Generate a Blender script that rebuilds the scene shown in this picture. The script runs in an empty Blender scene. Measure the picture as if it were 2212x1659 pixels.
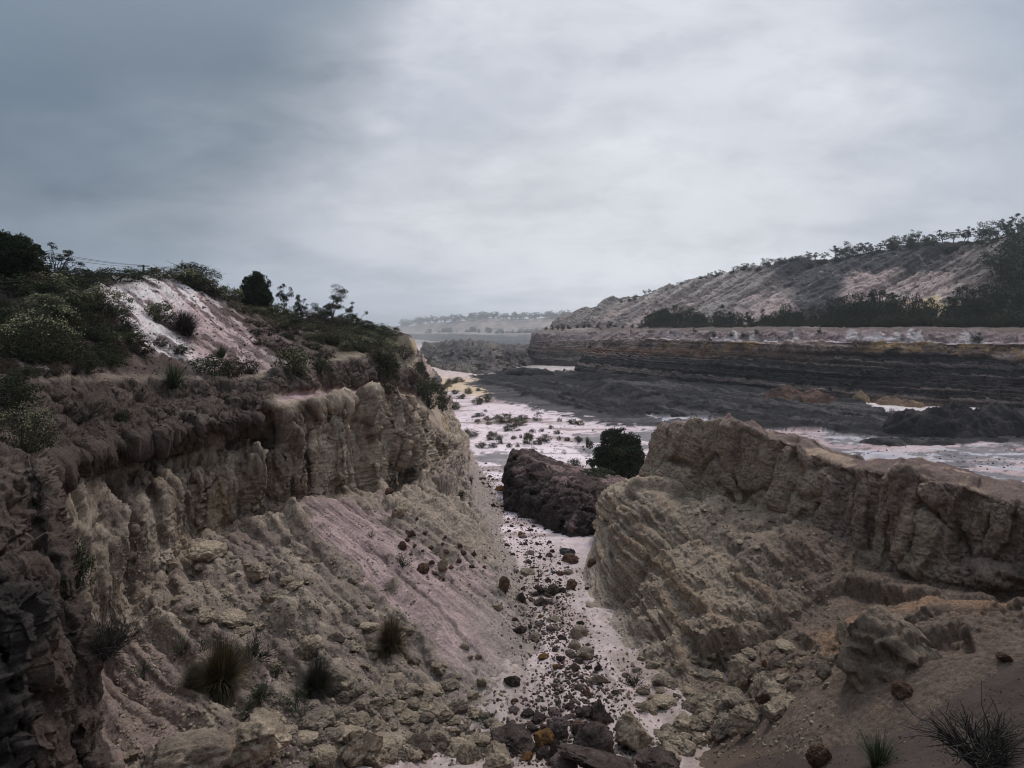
import bpy, math, random
import numpy as np
from concurrent.futures import ThreadPoolExecutor
from mathutils import Vector, Matrix
from mathutils.bvhtree import BVHTree

random.seed(7)
RNG = np.random.default_rng(11)
scene = bpy.context.scene
COLL = scene.collection
f32 = np.float32

# ------------------------------------------------------------------ camera
FPX, CX, HY, CZ = 667.0, 512.0, 326.0, 13.0        # focal length in px, centre column, horizon row, eye height
cam = bpy.data.cameras.new('camera')
cam.sensor_width = 36.0
cam.lens = 36.0 * FPX / 1024.0
cam.shift_y = -(384.0 - HY) / 1024.0
cam.clip_start = 0.1
cam.clip_end = 9000.0
camo = bpy.data.objects.new('camera', cam)
camo.location = (0, 0, CZ)
camo.rotation_euler = (math.radians(90), 0, 0)
COLL.objects.link(camo)
scene.camera = camo

scene.view_settings.view_transform = 'Standard'
scene.view_settings.look = 'None'
scene.view_settings.exposure = 0.0
scene.view_settings.gamma = 1.0
scene.render.engine = 'CYCLES'
cy = scene.cycles
cy.use_denoising = True
cy.max_bounces = 4
cy.diffuse_bounces = 1
cy.pixel_filter_type = 'BLACKMAN_HARRIS'
cy.filter_width = 1.05
cy.glossy_bounces = 2
cy.transparent_max_bounces = 8
cy.volume_bounces = 1

# ------------------------------------------------------------------ sky (world) and sun
SUN_AZ, SUN_EL = math.radians(24), math.radians(50)     # azimuth from +Y towards +X


class NG:
    """tiny expression helper for shader node trees"""

    def __init__(self, tree):
        self.t = tree
        self.n = tree.nodes
        self.l = tree.links

    def put(self, sock, v):
        if hasattr(v, 'links') or isinstance(v, bpy.types.NodeSocket):
            self.l.new(v, sock)
        else:
            sock.default_value = v

    def m(self, op, a, b=0.0, c=0.0, clamp=False):
        n = self.n.new('ShaderNodeMath')
        n.operation = op
        n.use_clamp = clamp
        self.put(n.inputs[0], a)
        self.put(n.inputs[1], b)
        self.put(n.inputs[2], c)
        return n.outputs[0]

    def ss(self, x, lo, hi):
        n = self.n.new('ShaderNodeMapRange')
        n.interpolation_type = 'SMOOTHSTEP'
        self.put(n.inputs[0], x)
        n.inputs[1].default_value = lo
        n.inputs[2].default_value = hi
        return n.outputs[0]

    def mix(self, f, a, b, mode='MIX'):
        n = self.n.new('ShaderNodeMix')
        n.data_type = 'RGBA'
        n.blend_type = mode
        self.put(n.inputs['Factor'], f)
        self.put(n.inputs[6], a if not isinstance(a, tuple) else (*a, 1))
        self.put(n.inputs[7], b if not isinstance(b, tuple) else (*b, 1))
        return n.outputs[2]

    def noise(self, vec, scale, detail=4, rough=0.55, dist=0.0):
        n = self.n.new('ShaderNodeTexNoise')
        if vec is not None:
            self.l.new(vec, n.inputs['Vector'])
        n.inputs['Scale'].default_value = scale
        n.inputs['Detail'].default_value = detail
        n.inputs['Roughness'].default_value = rough
        n.inputs['Distortion'].default_value = dist
        return n.outputs['Fac']

    def vec(self, x, y, z):
        n = self.n.new('ShaderNodeCombineXYZ')
        self.put(n.inputs[0], x)
        self.put(n.inputs[1], y)
        self.put(n.inputs[2], z)
        return n.outputs[0]


def build_world():
    w = bpy.data.worlds.new('World')
    scene.world = w
    w.use_nodes = True
    w.node_tree.nodes.clear()
    g = NG(w.node_tree)
    out = g.n.new('ShaderNodeOutputWorld')
    bg = g.n.new('ShaderNodeBackground')
    STR = 0.1
    bg.inputs['Strength'].default_value = STR
    sky = g.n.new('ShaderNodeTexSky')
    sky.sky_type = 'NISHITA'
    sky.sun_disc = False
    sky.sun_elevation = SUN_EL
    sky.sun_rotation = SUN_AZ
    sky.dust_density = 4.0
    tc = g.n.new('ShaderNodeTexCoord')
    sep = g.n.new('ShaderNodeSeparateXYZ')
    g.l.new(tc.outputs['Generated'], sep.inputs[0])
    x, y, z = sep.outputs
    yc = g.m('MAXIMUM', y, 0.25)
    a = g.m('DIVIDE', x, yc)
    e = g.m('DIVIDE', z, yc)
    zz = g.m('ADD', g.m('MAXIMUM', z, 0.0), 0.16)
    px = g.m('DIVIDE', x, zz)
    py = g.m('DIVIDE', y, zz)
    pv = g.vec(px, py, 0.0)
    n1 = g.noise(pv, 0.55, 5, 0.5, 0.2)
    n2 = g.noise(g.vec(g.m('MULTIPLY', px, 0.75), g.m('MULTIPLY', py, 0.9), 3.7), 1.5, 6, 0.55, 0.2)
    n3 = g.noise(g.vec(a, g.m('MULTIPLY', e, 2.4), 1.3), 4.5, 5, 0.5, 0.25)

    def c(rgb):
        return tuple(((v / 255.0 / 12.92) if v / 255.0 < 0.04045 else ((v / 255.0 + 0.055) / 1.055) ** 2.4) / STR for v in rgb)

    # bright overcast body
    bright = g.mix(g.ss(n1, 0.3, 0.7), c((198, 204, 215)), c((226, 229, 237)))
    # bluish towards the upper right
    bright = g.mix(g.m('MULTIPLY', g.ss(g.m('ADD', a, g.m('MULTIPLY', e, 0.8)), 0.75, 1.2), 0.85), bright, c((158, 171, 188)))
    # fine wisps
    bright = g.mix(g.m('MULTIPLY', g.ss(n3, 0.45, 0.72), 0.4), bright, c((166, 175, 189)))
    # glow where the cloud is thinnest, low ahead
    gl = g.m('ADD', g.m('POWER', g.m('MULTIPLY', g.m('SUBTRACT', a, 0.12), 2.2), 2.0), g.m('POWER', g.m('MULTIPLY', g.m('SUBTRACT', e, 0.17), 7.0), 2.0))
    bright = g.mix(g.m('MULTIPLY', g.m('SUBTRACT', 1.0, g.ss(gl, 0.0, 1.3)), 0.7), bright, c((228, 230, 236)))
    # lower band near the horizon is greyer, most on the left
    hz = g.m('SUBTRACT', 1.0, g.ss(e, 0.0, 0.2))
    lf = g.m('SUBTRACT', 1.0, g.ss(g.m('ADD', a, g.m('MULTIPLY', g.m('SUBTRACT', n3, 0.5), 0.5)), -0.55, 0.25))
    bright = g.mix(g.m('MULTIPLY', hz, g.m('ADD', g.m('MULTIPLY', lf, 0.75), 0.2)), bright, c((146, 158, 173)))
    # far-left band
    fl = g.m('SUBTRACT', 1.0, g.ss(a, -0.75, -0.15))
    bright = g.mix(g.m('MULTIPLY', fl, 0.8), bright, c((130, 144, 160)))
    # heavy dark cloud upper left:  e > g(a)
    ga = g.m('ADD', 0.15, g.m('MULTIPLY', 0.33, g.m('EXPONENT', g.m('DIVIDE', g.m('ADD', a, 0.175), 0.13))))
    dd = g.m('SUBTRACT', e, ga)
    dd = g.m('ADD', dd, g.m('MULTIPLY', g.m('SUBTRACT', n3, 0.5), 0.34))
    dd = g.m('ADD', dd, g.m('MULTIPLY', g.m('SUBTRACT', n2, 0.5), 0.12))
    dark = g.ss(dd, -0.2, 0.24)
    dcol = g.mix(g.ss(n1, 0.35, 0.7), c((84, 100, 116)), c((114, 132, 149)))
    dcol = g.mix(g.ss(e, 0.3, 0.55), dcol, c((126, 141, 157)))
    col = g.mix(g.m('MULTIPLY', dark, 0.86), bright, dcol)
    # soft overall mottling
    col = g.mix(g.m('MULTIPLY', g.ss(n2, 0.42, 0.68), 0.24), col, c((120, 136, 150)))
    n4 = g.noise(g.vec(a, g.m('MULTIPLY', e, 1.8), 7.7), 11.0, 6, 0.6, 0.3)
    col = g.mix(g.m('MULTIPLY', g.ss(n4, 0.42, 0.7), 0.13), col, c((128, 142, 158)))
    # unseen dark cloud added behind the camera, to darken surfaces facing it
    back = g.m('MULTIPLY', g.m('SUBTRACT', 1.0, g.ss(y, -0.45, 0.25)), g.m('SUBTRACT', 1.0, g.ss(z, 0.5, 0.85)))
    zen = g.m('ADD', 1.0, g.m('MULTIPLY', g.ss(z, 0.45, 0.85), 1.5))  # unseen overhead sky brightened to strengthen the top light
    col = g.mix(1.0, col, g.vec(zen, zen, zen), 'MULTIPLY')
    col = g.mix(g.m('MULTIPLY', back, 0.85), col, c((84, 92, 100)))
    # a little of the clear sky model in it
    col = g.mix(0.04, col, sky.outputs[0])
    col = g.mix(g.m('MULTIPLY', g.m('SUBTRACT', 1.0, g.ss(z, 0.0, 0.16)), 0.75), col, g.mix(1.0, col, (1.5, 1.47, 1.45), 'MULTIPLY'))
    below = g.m('SUBTRACT', 1.0, g.ss(z, -0.08, 0.0))
    col = g.mix(below, col, c((70, 72, 76)))
    g.l.new(col, bg.inputs['Color'])
    g.l.new(bg.outputs[0], out.inputs[0])


build_world()
sun = bpy.data.lights.new('sun', 'SUN')
sun.energy = 1.5
sun.angle = math.radians(11)
sun.color = (1.0, 0.97, 0.93)
suno = bpy.data.objects.new('sun', sun)
_sd = Vector((math.sin(SUN_AZ) * math.cos(SUN_EL), math.cos(SUN_AZ) * math.cos(SUN_EL), math.sin(SUN_EL)))
suno.rotation_euler = _sd.to_track_quat('Z', 'Y').to_euler()
suno.location = (0, 60, 120)
COLL.objects.link(suno)

# ------------------------------------------------------------------ maths helpers
TAB = RNG.uniform(-1, 1, 64 ** 3).astype(f32)
JIT = RNG.uniform(0, 1, (64 ** 3, 3)).astype(f32)
CID = RNG.uniform(0, 1, 64 ** 3).astype(f32)
_a, _b = 0.6, 0.9
ROT = (np.array([[math.cos(_a), -math.sin(_a), 0], [math.sin(_a), math.cos(_a), 0], [0, 0, 1]])
       @ np.array([[1, 0, 0], [0, math.cos(_b), -math.sin(_b)], [0, math.sin(_b), math.cos(_b)]])).astype(f32)


POOL = ThreadPoolExecutor(4)


def threaded(fn):
    """run a pointwise noise function over slabs of the grid"""
    def go(p, *a, **k):
        if p.ndim < 3 or p.shape[0] < 16:
            return fn(p, *a, **k)
        parts = np.array_split(p, 12, axis=0)
        res = list(POOL.map(lambda c: fn(c, *a, **k), parts))
        if isinstance(res[0], tuple):
            return tuple(np.concatenate([r[i] for r in res], 0) for i in range(len(res[0])))
        return np.concatenate(res, 0)
    return go


def vn(p, seed=0):
    p = p + f32(17.13 * seed + 100.0)
    i = np.floor(p).astype(np.int32)
    f = (p - i).astype(f32)
    f = f * f * f * (f * (f * 6 - 15) + 10)
    i0 = i & 63
    i1 = (i + 1) & 63
    x0, y0, z0 = i0[..., 0] * 4096, i0[..., 1] * 64, i0[..., 2]
    x1, y1, z1 = i1[..., 0] * 4096, i1[..., 1] * 64, i1[..., 2]
    fx, fy, fz = f[..., 0], f[..., 1], f[..., 2]
    t = TAB
    a = t[x0 + y0 + z0]; a = a + (t[x0 + y0 + z1] - a) * fz
    b = t[x0 + y1 + z0]; b = b + (t[x0 + y1 + z1] - b) * fz
    a = a + (b - a) * fy
    c = t[x1 + y0 + z0]; c = c + (t[x1 + y0 + z1] - c) * fz
    d = t[x1 + y1 + z0]; d = d + (t[x1 + y1 + z1] - d) * fz
    c = c + (d - c) * fy
    return a + (c - a) * fx


@threaded
def fbm(p, freq, octv=4, seed=0, gain=0.5, lac=2.03, ridged=False):
    q = (p * np.asarray(freq, f32)).astype(f32)
    s = np.zeros(q.shape[:-1], f32)
    amp, tot = 1.0, 0.0
    for o in range(octv):
        v = vn(q, seed + o * 3)
        if ridged:
            v = 1.0 - 2.0 * np.abs(v)
        s += f32(amp) * v
        tot += amp
        amp *= gain
        if ridged:
            q = q * f32(lac)
        else:
            q = (q @ ROT) * f32(lac)
    return s / f32(tot)


@threaded
def worley(p, freq, seed=0):
    q = (p * np.asarray(freq, f32)).astype(f32) + f32(9.7 * seed + 50)
    i = np.floor(q).astype(np.int32)
    f = (q - i).astype(f32)
    sh = q.shape[:-1]
    f1 = np.full(sh, 9, f32)
    f2 = np.full(sh, 9, f32)
    cid = np.zeros(sh, f32)
    for dx in (-1, 0, 1):
        for dy in (-1, 0, 1):
            for dz in (-1, 0, 1):
                k = ((i[..., 0] + dx) & 63) * 4096 + ((i[..., 1] + dy) & 63) * 64 + ((i[..., 2] + dz) & 63)
                j = JIT[k]
                ex = j[..., 0] + (dx - f[..., 0])
                ey = j[..., 1] + (dy - f[..., 1])
                ez = j[..., 2] + (dz - f[..., 2])
                d = ex * ex + ey * ey + ez * ez
                near = d < f1
                f2 = np.where(near, f1, np.minimum(f2, d))
                cid = np.where(near, CID[k], cid)
                f1 = np.where(near, d, f1)
    return np.sqrt(f1), np.sqrt(f2), cid


RV = RNG.uniform(-1, 1, (64 ** 3, 3)).astype(f32)


@threaded
def facet(p, freq, seed=0):
    """broken-rock relief: every cell is a flat chip with its own tilt (metres for amplitude 1)"""
    fr = np.broadcast_to(np.asarray(freq, f32), (3,))
    q = (p * fr).astype(f32) + f32(7.3 * seed + 40)
    i = np.floor(q - f32(0.5)).astype(np.int32)
    best = np.full(q.shape[:-1], 99, f32)
    val = np.zeros(q.shape[:-1], f32)
    for dx in (0, 1):
        for dy in (0, 1):
            for dz in (0, 1):
                cx, cy_, cz_ = i[..., 0] + dx, i[..., 1] + dy, i[..., 2] + dz
                k = (cx & 63) * 4096 + (cy_ & 63) * 64 + (cz_ & 63)
                j = JIT[k]
                r = RV[k]
                ex = q[..., 0] - cx - 0.15 - 0.7 * j[..., 0]
                ey = q[..., 1] - cy_ - 0.15 - 0.7 * j[..., 1]
                ez = q[..., 2] - cz_ - 0.15 - 0.7 * j[..., 2]
                d = ex * ex + ey * ey + ez * ez
                v = (r[..., 0] * ex + r[..., 1] * ey + r[..., 2] * ez) / fr[0]
                near = d < best
                val = np.where(near, v, val)
                best = np.where(near, d, best)
    return val


def sst(x, a, b):
    t = np.clip((x - a) / (b - a), 0, 1)
    return t * t * (3 - 2 * t)


def soften(a, r, passes=2):
    """box blur over the grid, so that broken relief keeps slopes the mesh can carry"""
    for _ in range(passes):
        for ax in (0, 1):
            pad = [(0, 0)] * a.ndim
            pad[ax] = (r + 1, r)
            c = np.cumsum(np.pad(a, pad, mode='edge'), axis=ax, dtype=np.float64)
            n = a.shape[ax]
            hi = np.take(c, np.arange(2 * r + 1, 2 * r + 1 + n), axis=ax)
            lo = np.take(c, np.arange(0, n), axis=ax)
            a = ((hi - lo) / (2 * r + 1)).astype(f32)
    return a


def lerp3(c, col, m):
    return c + (np.asarray(col, f32) - c) * m[..., None]


S_UV = 1024.0 / 2212.0


def W(u, v, d):
    """photo position (in the 2212 px wide view) at a distance d in front of the camera -> world point"""
    return ((u * S_UV - CX) / FPX * d, d, CZ - (v * S_UV - HY) / FPX * d)


def UV(P):
    d = np.maximum(P[..., 1], 0.5)
    return np.stack([(P[..., 0] / d * FPX + CX) / S_UV, ((CZ - P[..., 2]) / d * FPX + HY) / S_UV], -1)


def poly(uv, pts, soft):
    """soft mask of a polygon: 1 inside, fading over 'soft' across its edge"""
    pts = np.asarray(pts, f32)
    x, y = uv[..., 0], uv[..., 1]
    ins = np.zeros(x.shape, bool)
    dist = np.full(x.shape, 1e9, f32)
    n = len(pts)
    for i in range(n):
        x0, y0 = pts[i]
        x1, y1 = pts[(i + 1) % n]
        ex, ey = x1 - x0, y1 - y0
        t = np.clip(((x - x0) * ex + (y - y0) * ey) / (ex * ex + ey * ey + 1e-9), 0, 1)
        dist = np.minimum(dist, (x - x0 - t * ex) ** 2 + (y - y0 - t * ey) ** 2)
        cr = ((y0 > y) != (y1 > y)) & (x < (x1 - x0) * (y - y0) / (y1 - y0 + 1e-12) + x0)
        ins ^= cr
    dd = np.sqrt(dist)
    dd = np.where(ins, dd, -dd)
    return sst(dd, -soft, soft).astype(f32)


def basis(pos, n, tension):
    k = (1 - tension) * 0.5
    B = np.zeros((len(pos), n))
    for r, x in enumerate(pos):
        i = min(int(x), n - 2)
        h = x - i
        h00, h10, h01, h11 = 2 * h**3 - 3 * h**2 + 1, h**3 - 2 * h**2 + h, -2 * h**3 + 3 * h**2, h**3 - h**2
        B[r, i] += h00
        B[r, i + 1] += h01
        if i > 0:
            B[r, i + 1] += h10 * k; B[r, i - 1] -= h10 * k
        else:
            B[r, 1] += h10 * 2 * k; B[r, 0] -= h10 * 2 * k
        if i + 2 < n:
            B[r, i + 2] += h11 * k; B[r, i] -= h11 * k
        else:
            B[r, n - 1] += h11 * 2 * k; B[r, n - 2] -= h11 * 2 * k
    return B


def loft(ctrl, ns, nt, tens=(0.0, 0.35), clipseg=(6, 400)):
    """surface through a grid of control points ctrl[column][row]; returns points, s, t"""
    C = np.asarray(ctrl, float)
    nc, nr = C.shape[:2]

    def spread(axis, count):
        n = (nc, nr)[axis]
        p = np.linspace(0, n - 1, (n - 1) * 12 + 1)
        Bs = basis(p, nc, tens[0]) if axis == 0 else basis(np.linspace(0, nc - 1, nc * 3), nc, tens[0])
        Bt = basis(p, nr, tens[1]) if axis == 1 else basis(np.linspace(0, nr - 1, nr * 3), nr, tens[1])
        P = np.einsum('ic,crk,jr->ijk', Bs, C, Bt)
        uv = UV(P) * S_UV
        uv[..., 0] = np.clip(uv[..., 0], -60, 1084)
        uv[..., 1] = np.clip(uv[..., 1], -60, 828)
        L = np.linalg.norm(np.diff(uv, axis=axis), axis=-1)
        L = np.percentile(L, 80, axis=1 - axis)
        L = np.clip(L, clipseg[0] / 12, clipseg[1] / 12)
        cum = np.concatenate([[0], np.cumsum(L)])
        return np.interp(np.linspace(0, cum[-1], count), cum, p)

    sp, tp = spread(0, ns), spread(1, nt)
    P = np.einsum('ic,crk,jr->ijk', basis(sp, nc, tens[0]), C, basis(tp, nr, tens[1])).astype(f32)
    s = np.repeat(sp[:, None], nt, 1).astype(f32)
    t = np.repeat(tp[None], ns, 0).astype(f32)
    return P, s, t


def gnorm(P, sign):
    a = np.gradient(P, axis=0)
    b = np.gradient(P, axis=1)
    n = np.cross(a, b)
    n /= np.linalg.norm(n, axis=-1, keepdims=True) + 1e-9
    return (n * sign).astype(f32)


def set_attr(me, col):
    at = me.color_attributes.new('Col', 'FLOAT_COLOR', 'POINT')
    c4 = np.ones((len(me.vertices), 4), f32)
    c4[:, :3] = np.clip(col.reshape(-1, 3) * np.array([1.0, 0.862, 0.775], f32) * 1.36, 0.004, 0.9)
    at.data.foreach_set('color', c4.ravel())


def raw_mesh(name, V, loops, starts, totals, smooth=True):
    me = bpy.data.meshes.new(name)
    V = np.ascontiguousarray(V.reshape(-1, 3), f32)
    me.vertices.add(len(V))
    me.vertices.foreach_set('co', V.ravel())
    me.loops.add(len(loops))
    me.loops.foreach_set('vertex_index', np.ascontiguousarray(loops, np.int32))
    me.polygons.add(len(starts))
    me.polygons.foreach_set('loop_start', np.ascontiguousarray(starts, np.int32))
    me.polygons.foreach_set('loop_total', np.ascontiguousarray(totals, np.int32))
    if smooth:
        me.polygons.foreach_set('use_smooth', np.ones(len(starts), bool))
    me.update(calc_edges=True)
    return me


TERRAIN_PTS = []      # coarse copies of every terrain grid, for standing things on it


def grid_mesh(name, P, col, mat, sign=1, kind='structure', stand=True, smooth=True):
    ns, nt = P.shape[:2]
    idx = np.arange(ns * nt, dtype=np.int32).reshape(ns, nt)
    a, b, c, d = idx[:-1, :-1], idx[1:, :-1], idx[1:, 1:], idx[:-1, 1:]
    q = np.stack([a, b, c, d] if sign > 0 else [a, d, c, b], -1).reshape(-1, 4)
    me = raw_mesh(name, P, q.ravel(), np.arange(len(q)) * 4, np.full(len(q), 4), smooth)
    set_attr(me, col)
    me.materials.append(mat)
    o = bpy.data.objects.new(name, me)
    COLL.objects.link(o)
    if kind:
        o['kind'] = kind
    if stand:
        TERRAIN_PTS.append((name, P[::2, ::2].copy()))
    return o


# ------------------------------------------------------------------ materials
def earth_mat(name, fine, amp=0.35, bump=0.5, bdist=0.05, rough=0.95, mid=None):
    m = bpy.data.materials.new(name)
    m.use_nodes = True
    m.node_tree.nodes.clear()
    g = NG(m.node_tree)
    out = g.n.new('ShaderNodeOutputMaterial')
    bs = g.n.new('ShaderNodeBsdfPrincipled')
    at = g.n.new('ShaderNodeAttribute')
    at.attribute_name = 'Col'
    tc = g.n.new('ShaderNodeTexCoord')
    ob = tc.outputs['Object']
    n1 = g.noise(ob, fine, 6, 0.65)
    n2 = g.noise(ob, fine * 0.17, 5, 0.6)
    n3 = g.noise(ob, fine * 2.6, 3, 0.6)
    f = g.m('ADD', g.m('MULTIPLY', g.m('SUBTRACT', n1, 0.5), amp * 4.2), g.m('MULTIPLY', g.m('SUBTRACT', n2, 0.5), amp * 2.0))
    f = g.m('ADD', f, g.m('MULTIPLY', g.m('SUBTRACT', n3, 0.5), amp * 2.4))  # strong speckle puts fine crevice shade into the colour
    # darker grit in patches, adding to the same painted crevice contrast
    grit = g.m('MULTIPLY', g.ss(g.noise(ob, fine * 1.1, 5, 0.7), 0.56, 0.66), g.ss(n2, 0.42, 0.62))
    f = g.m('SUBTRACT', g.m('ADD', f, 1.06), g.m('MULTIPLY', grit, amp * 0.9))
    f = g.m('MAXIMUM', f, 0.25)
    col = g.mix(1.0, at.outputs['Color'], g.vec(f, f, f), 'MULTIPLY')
    g.l.new(col, bs.inputs['Base Color'])
    bs.inputs['Roughness'].default_value = rough
    bs.inputs['Specular IOR Level'].default_value = 0.15
    bp = g.n.new('ShaderNodeBump')
    bp.inputs['Strength'].default_value = bump
    bp.inputs['Distance'].default_value = bdist
    g.l.new(g.noise(ob, fine * 0.6, 8, 0.78), bp.inputs['Height'])
    g.l.new(bp.outputs[0], bs.inputs['Normal'])
    g.l.new(bs.outputs[0], out.inputs[0])
    return m


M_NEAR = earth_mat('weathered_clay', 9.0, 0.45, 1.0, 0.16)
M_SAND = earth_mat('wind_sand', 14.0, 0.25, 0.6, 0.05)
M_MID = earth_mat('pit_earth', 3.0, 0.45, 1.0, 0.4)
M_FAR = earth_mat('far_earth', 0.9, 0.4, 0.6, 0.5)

CLAY = (.33, .29, .238); CLAYD = (.17, .145, .125); PINK = (.42, .33, .345); PINKW = (.55, .48, .50)
WHITE = (.66, .64, .67); PURP = (.17, .125, .13); DARK = (.065, .048, .048); OCHRE = (.45, .33, .14)
ORANGE = (.33, .19, .10); COAL = (.011, .011, .013); COALG = (.040, .042, .048); GREY = (.20, .20, .215); TAN = (.45, .37, .25)
MAUVE = (.215, .175, .172)

# ------------------------------------------------------------------ pit floor (one sheet out to the horizon)
def zf(d):
    return np.interp(d, [0, 10, 12.5, 15, 19, 22, 27, 30, 37, 45, 55, 65, 300, 1376, 5000],
                     [5.2, 5.0, 4.3, 3.3, 2.85, 2.35, 2.05, 1.75, 1.45, 0.8, 0.3, 0.0, 0.0, -28.6, -28.6])


def floor_sheet():
    py = np.concatenate([np.linspace(1500, 800, 14)[:-1], np.linspace(800, 420, 560)[:-1], np.linspace(420, 350, 260)[:-1],
                         np.linspace(350, 334.7, 34)])
    px = np.concatenate([np.linspace(-3500, -80, 14)[:-1], np.linspace(-80, 1104, 1000)[:-1], np.linspace(1104, 4500, 16)])
    d0 = 13.0 * FPX / (py - HY)
    d = d0.copy()
    for _ in range(60):                       # stand the rows where that pixel row meets the sloping floor
        d = 0.5 * d + 0.5 * (13.0 - zf(d)) * FPX / (py - HY)
    D = np.repeat(d[None], len(px), 0)
    X = np.clip((px[:, None] - CX) / FPX * D, -3000, 3000)
    P = np.stack([X, D, zf(D)], -1).astype(f32)
    uv = UV(P)
    n_big = fbm(P, 0.06, 4, 1)
    n_mid = fbm(P, 0.5, 4, 5)
    n_str = fbm(P, (0.10, 0.45, 1), 4, 9)      # streaks running across
    wob = np.stack([fbm(P, 0.09, 4, 21), fbm(P, 0.09, 4, 25)], -1)
    dep = np.clip(60.0 / D, 0.25, 4.0)
    uvw = uv + wob * (np.stack([60 * dep ** .6, 16 * dep], -1))

    hf = fbm(P, 0.9, 4, 17) + 0.6 * fbm(P, (0.5, 3.0, 1), 3, 19)
    hf *= np.clip(D / 40, .6, 1)

    def crisp(m_, k=0.55):
        return sst(m_ + k * hf, 0.42, 0.62)
    # coal: black flows and greyer skirts
    blk = poly(uvw, [(1010, 818), (1100, 795), (1230, 803), (1420, 812), (1600, 828), (1800, 856), (1900, 890), (2000, 905), (2300, 880),
                     (2300, 955), (2100, 962), (1960, 950), (1800, 935), (1640, 925), (1500, 905), (1400, 905), (1300, 905), (1230, 880), (1110, 850)], 9)
    gry = poly(uvw, [(1000, 822), (1100, 815), (1260, 840), (1360, 900), (1560, 930), (1560, 960), (1400, 925), (1280, 915), (1210, 895), (1090, 870), (1050, 845)], 14)
    gry2 = poly(uvw, [(1240, 945), (1330, 925), (1460, 930), (1560, 945), (1620, 1010), (1470, 1000), (1380, 1010), (1280, 985)], 14)
    gry3 = poly(uvw, [(1020, 985), (1090, 975), (1160, 985), (1140, 1005), (1070, 1003)], 8)
    wht = poly(uvw, [(1840, 868), (1960, 872), (2130, 884), (2030, 903), (1960, 906), (1890, 888)], 6)
    tan = poly(uvw, [(925, 815), (1000, 812), (1080, 840), (1075, 860), (1000, 850), (945, 845)], 10)
    farg = sst(D, 150, 190)
    blk, gry, gry2, gry3, wht, tan = crisp(blk, .35), crisp(gry), crisp(gry2), crisp(gry3), crisp(wht, .35), crisp(tan)
    brightsand = np.clip(n_big * 0.8 + 0.5, 0, 1)
    col = np.zeros(P.shape, f32) + np.asarray((.54, .475, .515), f32)
    col = lerp3(col, (.64, .605, .67), brightsand * 0.85)
    col = lerp3(col, MAUVE, sst(n_str, 0.12, 0.3) * 0.75)
    col = lerp3(col, (.10, .085, .085), sst(fbm(P, 1.3, 4, 23), .28, .36) * sst(n_big, -.2, .2) * .7)
    near = 1 - sst(D, 26, 40)
    col = lerp3(col, (.285, .255, .245), near * 0.93)
    col = lerp3(col, (.37, .325, .335), near * sst(fbm(P, (0.7, 0.25, 1), 4, 27), .05, .3) * 0.8)
    col = lerp3(col, (.20, .165, .15), near * sst(fbm(P, (1.3, .5, 1), 5, 29), .1, .3) * 0.6)
    white_side = sst(X, 14, 22) * sst(D, 40, 50)
    col = lerp3(col, (.35, .365, .415), white_side * 0.9)
    col = lerp3(col, (.12, .12, .133), white_side * sst(fbm(P, (0.16, 0.30, 1), 6, 31, 0.65) + .25 * hf, -0.08, 0.03) * 0.85)
    col = lerp3(col, PINK, white_side * sst(fbm(P, (0.12, 0.25, 1), 6, 33, 0.65) + .2 * hf, 0.06, 0.16) * 0.7)
    col = lerp3(col, (.06, .055, .058), white_side * sst(fbm(P, (0.7, 0.9, 1), 5, 35, 0.65), .2, .3) * .8)
    col = lerp3(col, TAN, tan * 0.85)
    streak = sst(n_str + 0.35 * fbm(P, (0.3, 1.6, 1), 4, 14), -0.30, 0.12)
    col = lerp3(col, (.16, .165, .18), np.clip(gry2 * streak + gry3 * 0.9, 0, 1) * 0.9)
    gc = np.zeros(P.shape, f32) + np.asarray((.030, .031, .036), f32)
    gc = lerp3(gc, (.085, .085, .092), sst(n_str + .3 * hf, 0.02, 0.2) * .6)
    col = lerp3(col, gc, gry * 0.97)
    Fp = np.stack([P[..., 0] * .37 - P[..., 1] * .93, P[..., 0] * .93 + P[..., 1] * .37, 0 * D], -1).astype(f32)
    Fp[..., 1] += 2.5 * n_big
    bst = sst(fbm(Fp, (0.025, 0.5, 1), 5, 41), 0.08, 0.3)
    bc = np.zeros(P.shape, f32) + np.asarray(COAL, f32)
    bc = lerp3(bc, (.036, .037, .043), bst * 0.6)
    bc = lerp3(bc, (.07, .067, .072), sst(fbm(Fp, (0.02, 0.35, 1), 5, 43) + .2 * hf, 0.26, 0.36) * 0.7)
    col = lerp3(col, bc, blk * 1.0)
    col = lerp3(col, (.50, .48, .50), wht * 0.95)
    # the floor farther up the pit
    fc = np.zeros(P.shape, f32) + np.asarray((.17, .16, .165), f32)
    fc = lerp3(fc, (.25, .24, .245), sst(fbm(P, (0.02, 0.05, 1), 4, 51), -0.1, 0.3))
    fc = lerp3(fc, (.42, .40, .40), poly(uvw, [(1170, 792), (1300, 785), (1300, 808), (1150, 808), (1130, 800)], 6))
    fc = lerp3(fc, (.46, .40, .40), poly(uvw, [(880, 745), (925, 745), (960, 790), (1060, 806), (1060, 822), (920, 822)], 6))
    col = lerp3(col, fc, farg * (1 - blk) * (1 - gry))
    col *= (1 + 0.22 * n_mid)[..., None]

    # relief: run-off rills in the sand, lumps in the coal, flattened water-laid sheets
    flow = fbm(P + 0.6 * n_mid[..., None], (1.1, 0.16, 1), 4, 63, ridged=True)
    col = lerp3(col, (.26, .205, .205), near * sst(-flow, -0.15, 0.25) * 0.55)
    h = 0.16 * near * flow + 0.07 * near * fbm(P, 1.6, 4, 67, ridged=True)
    h += 0.10 * fbm(P, 0.25, 4, 61) * np.clip(D / 30, 0.6, 2.5)
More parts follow.
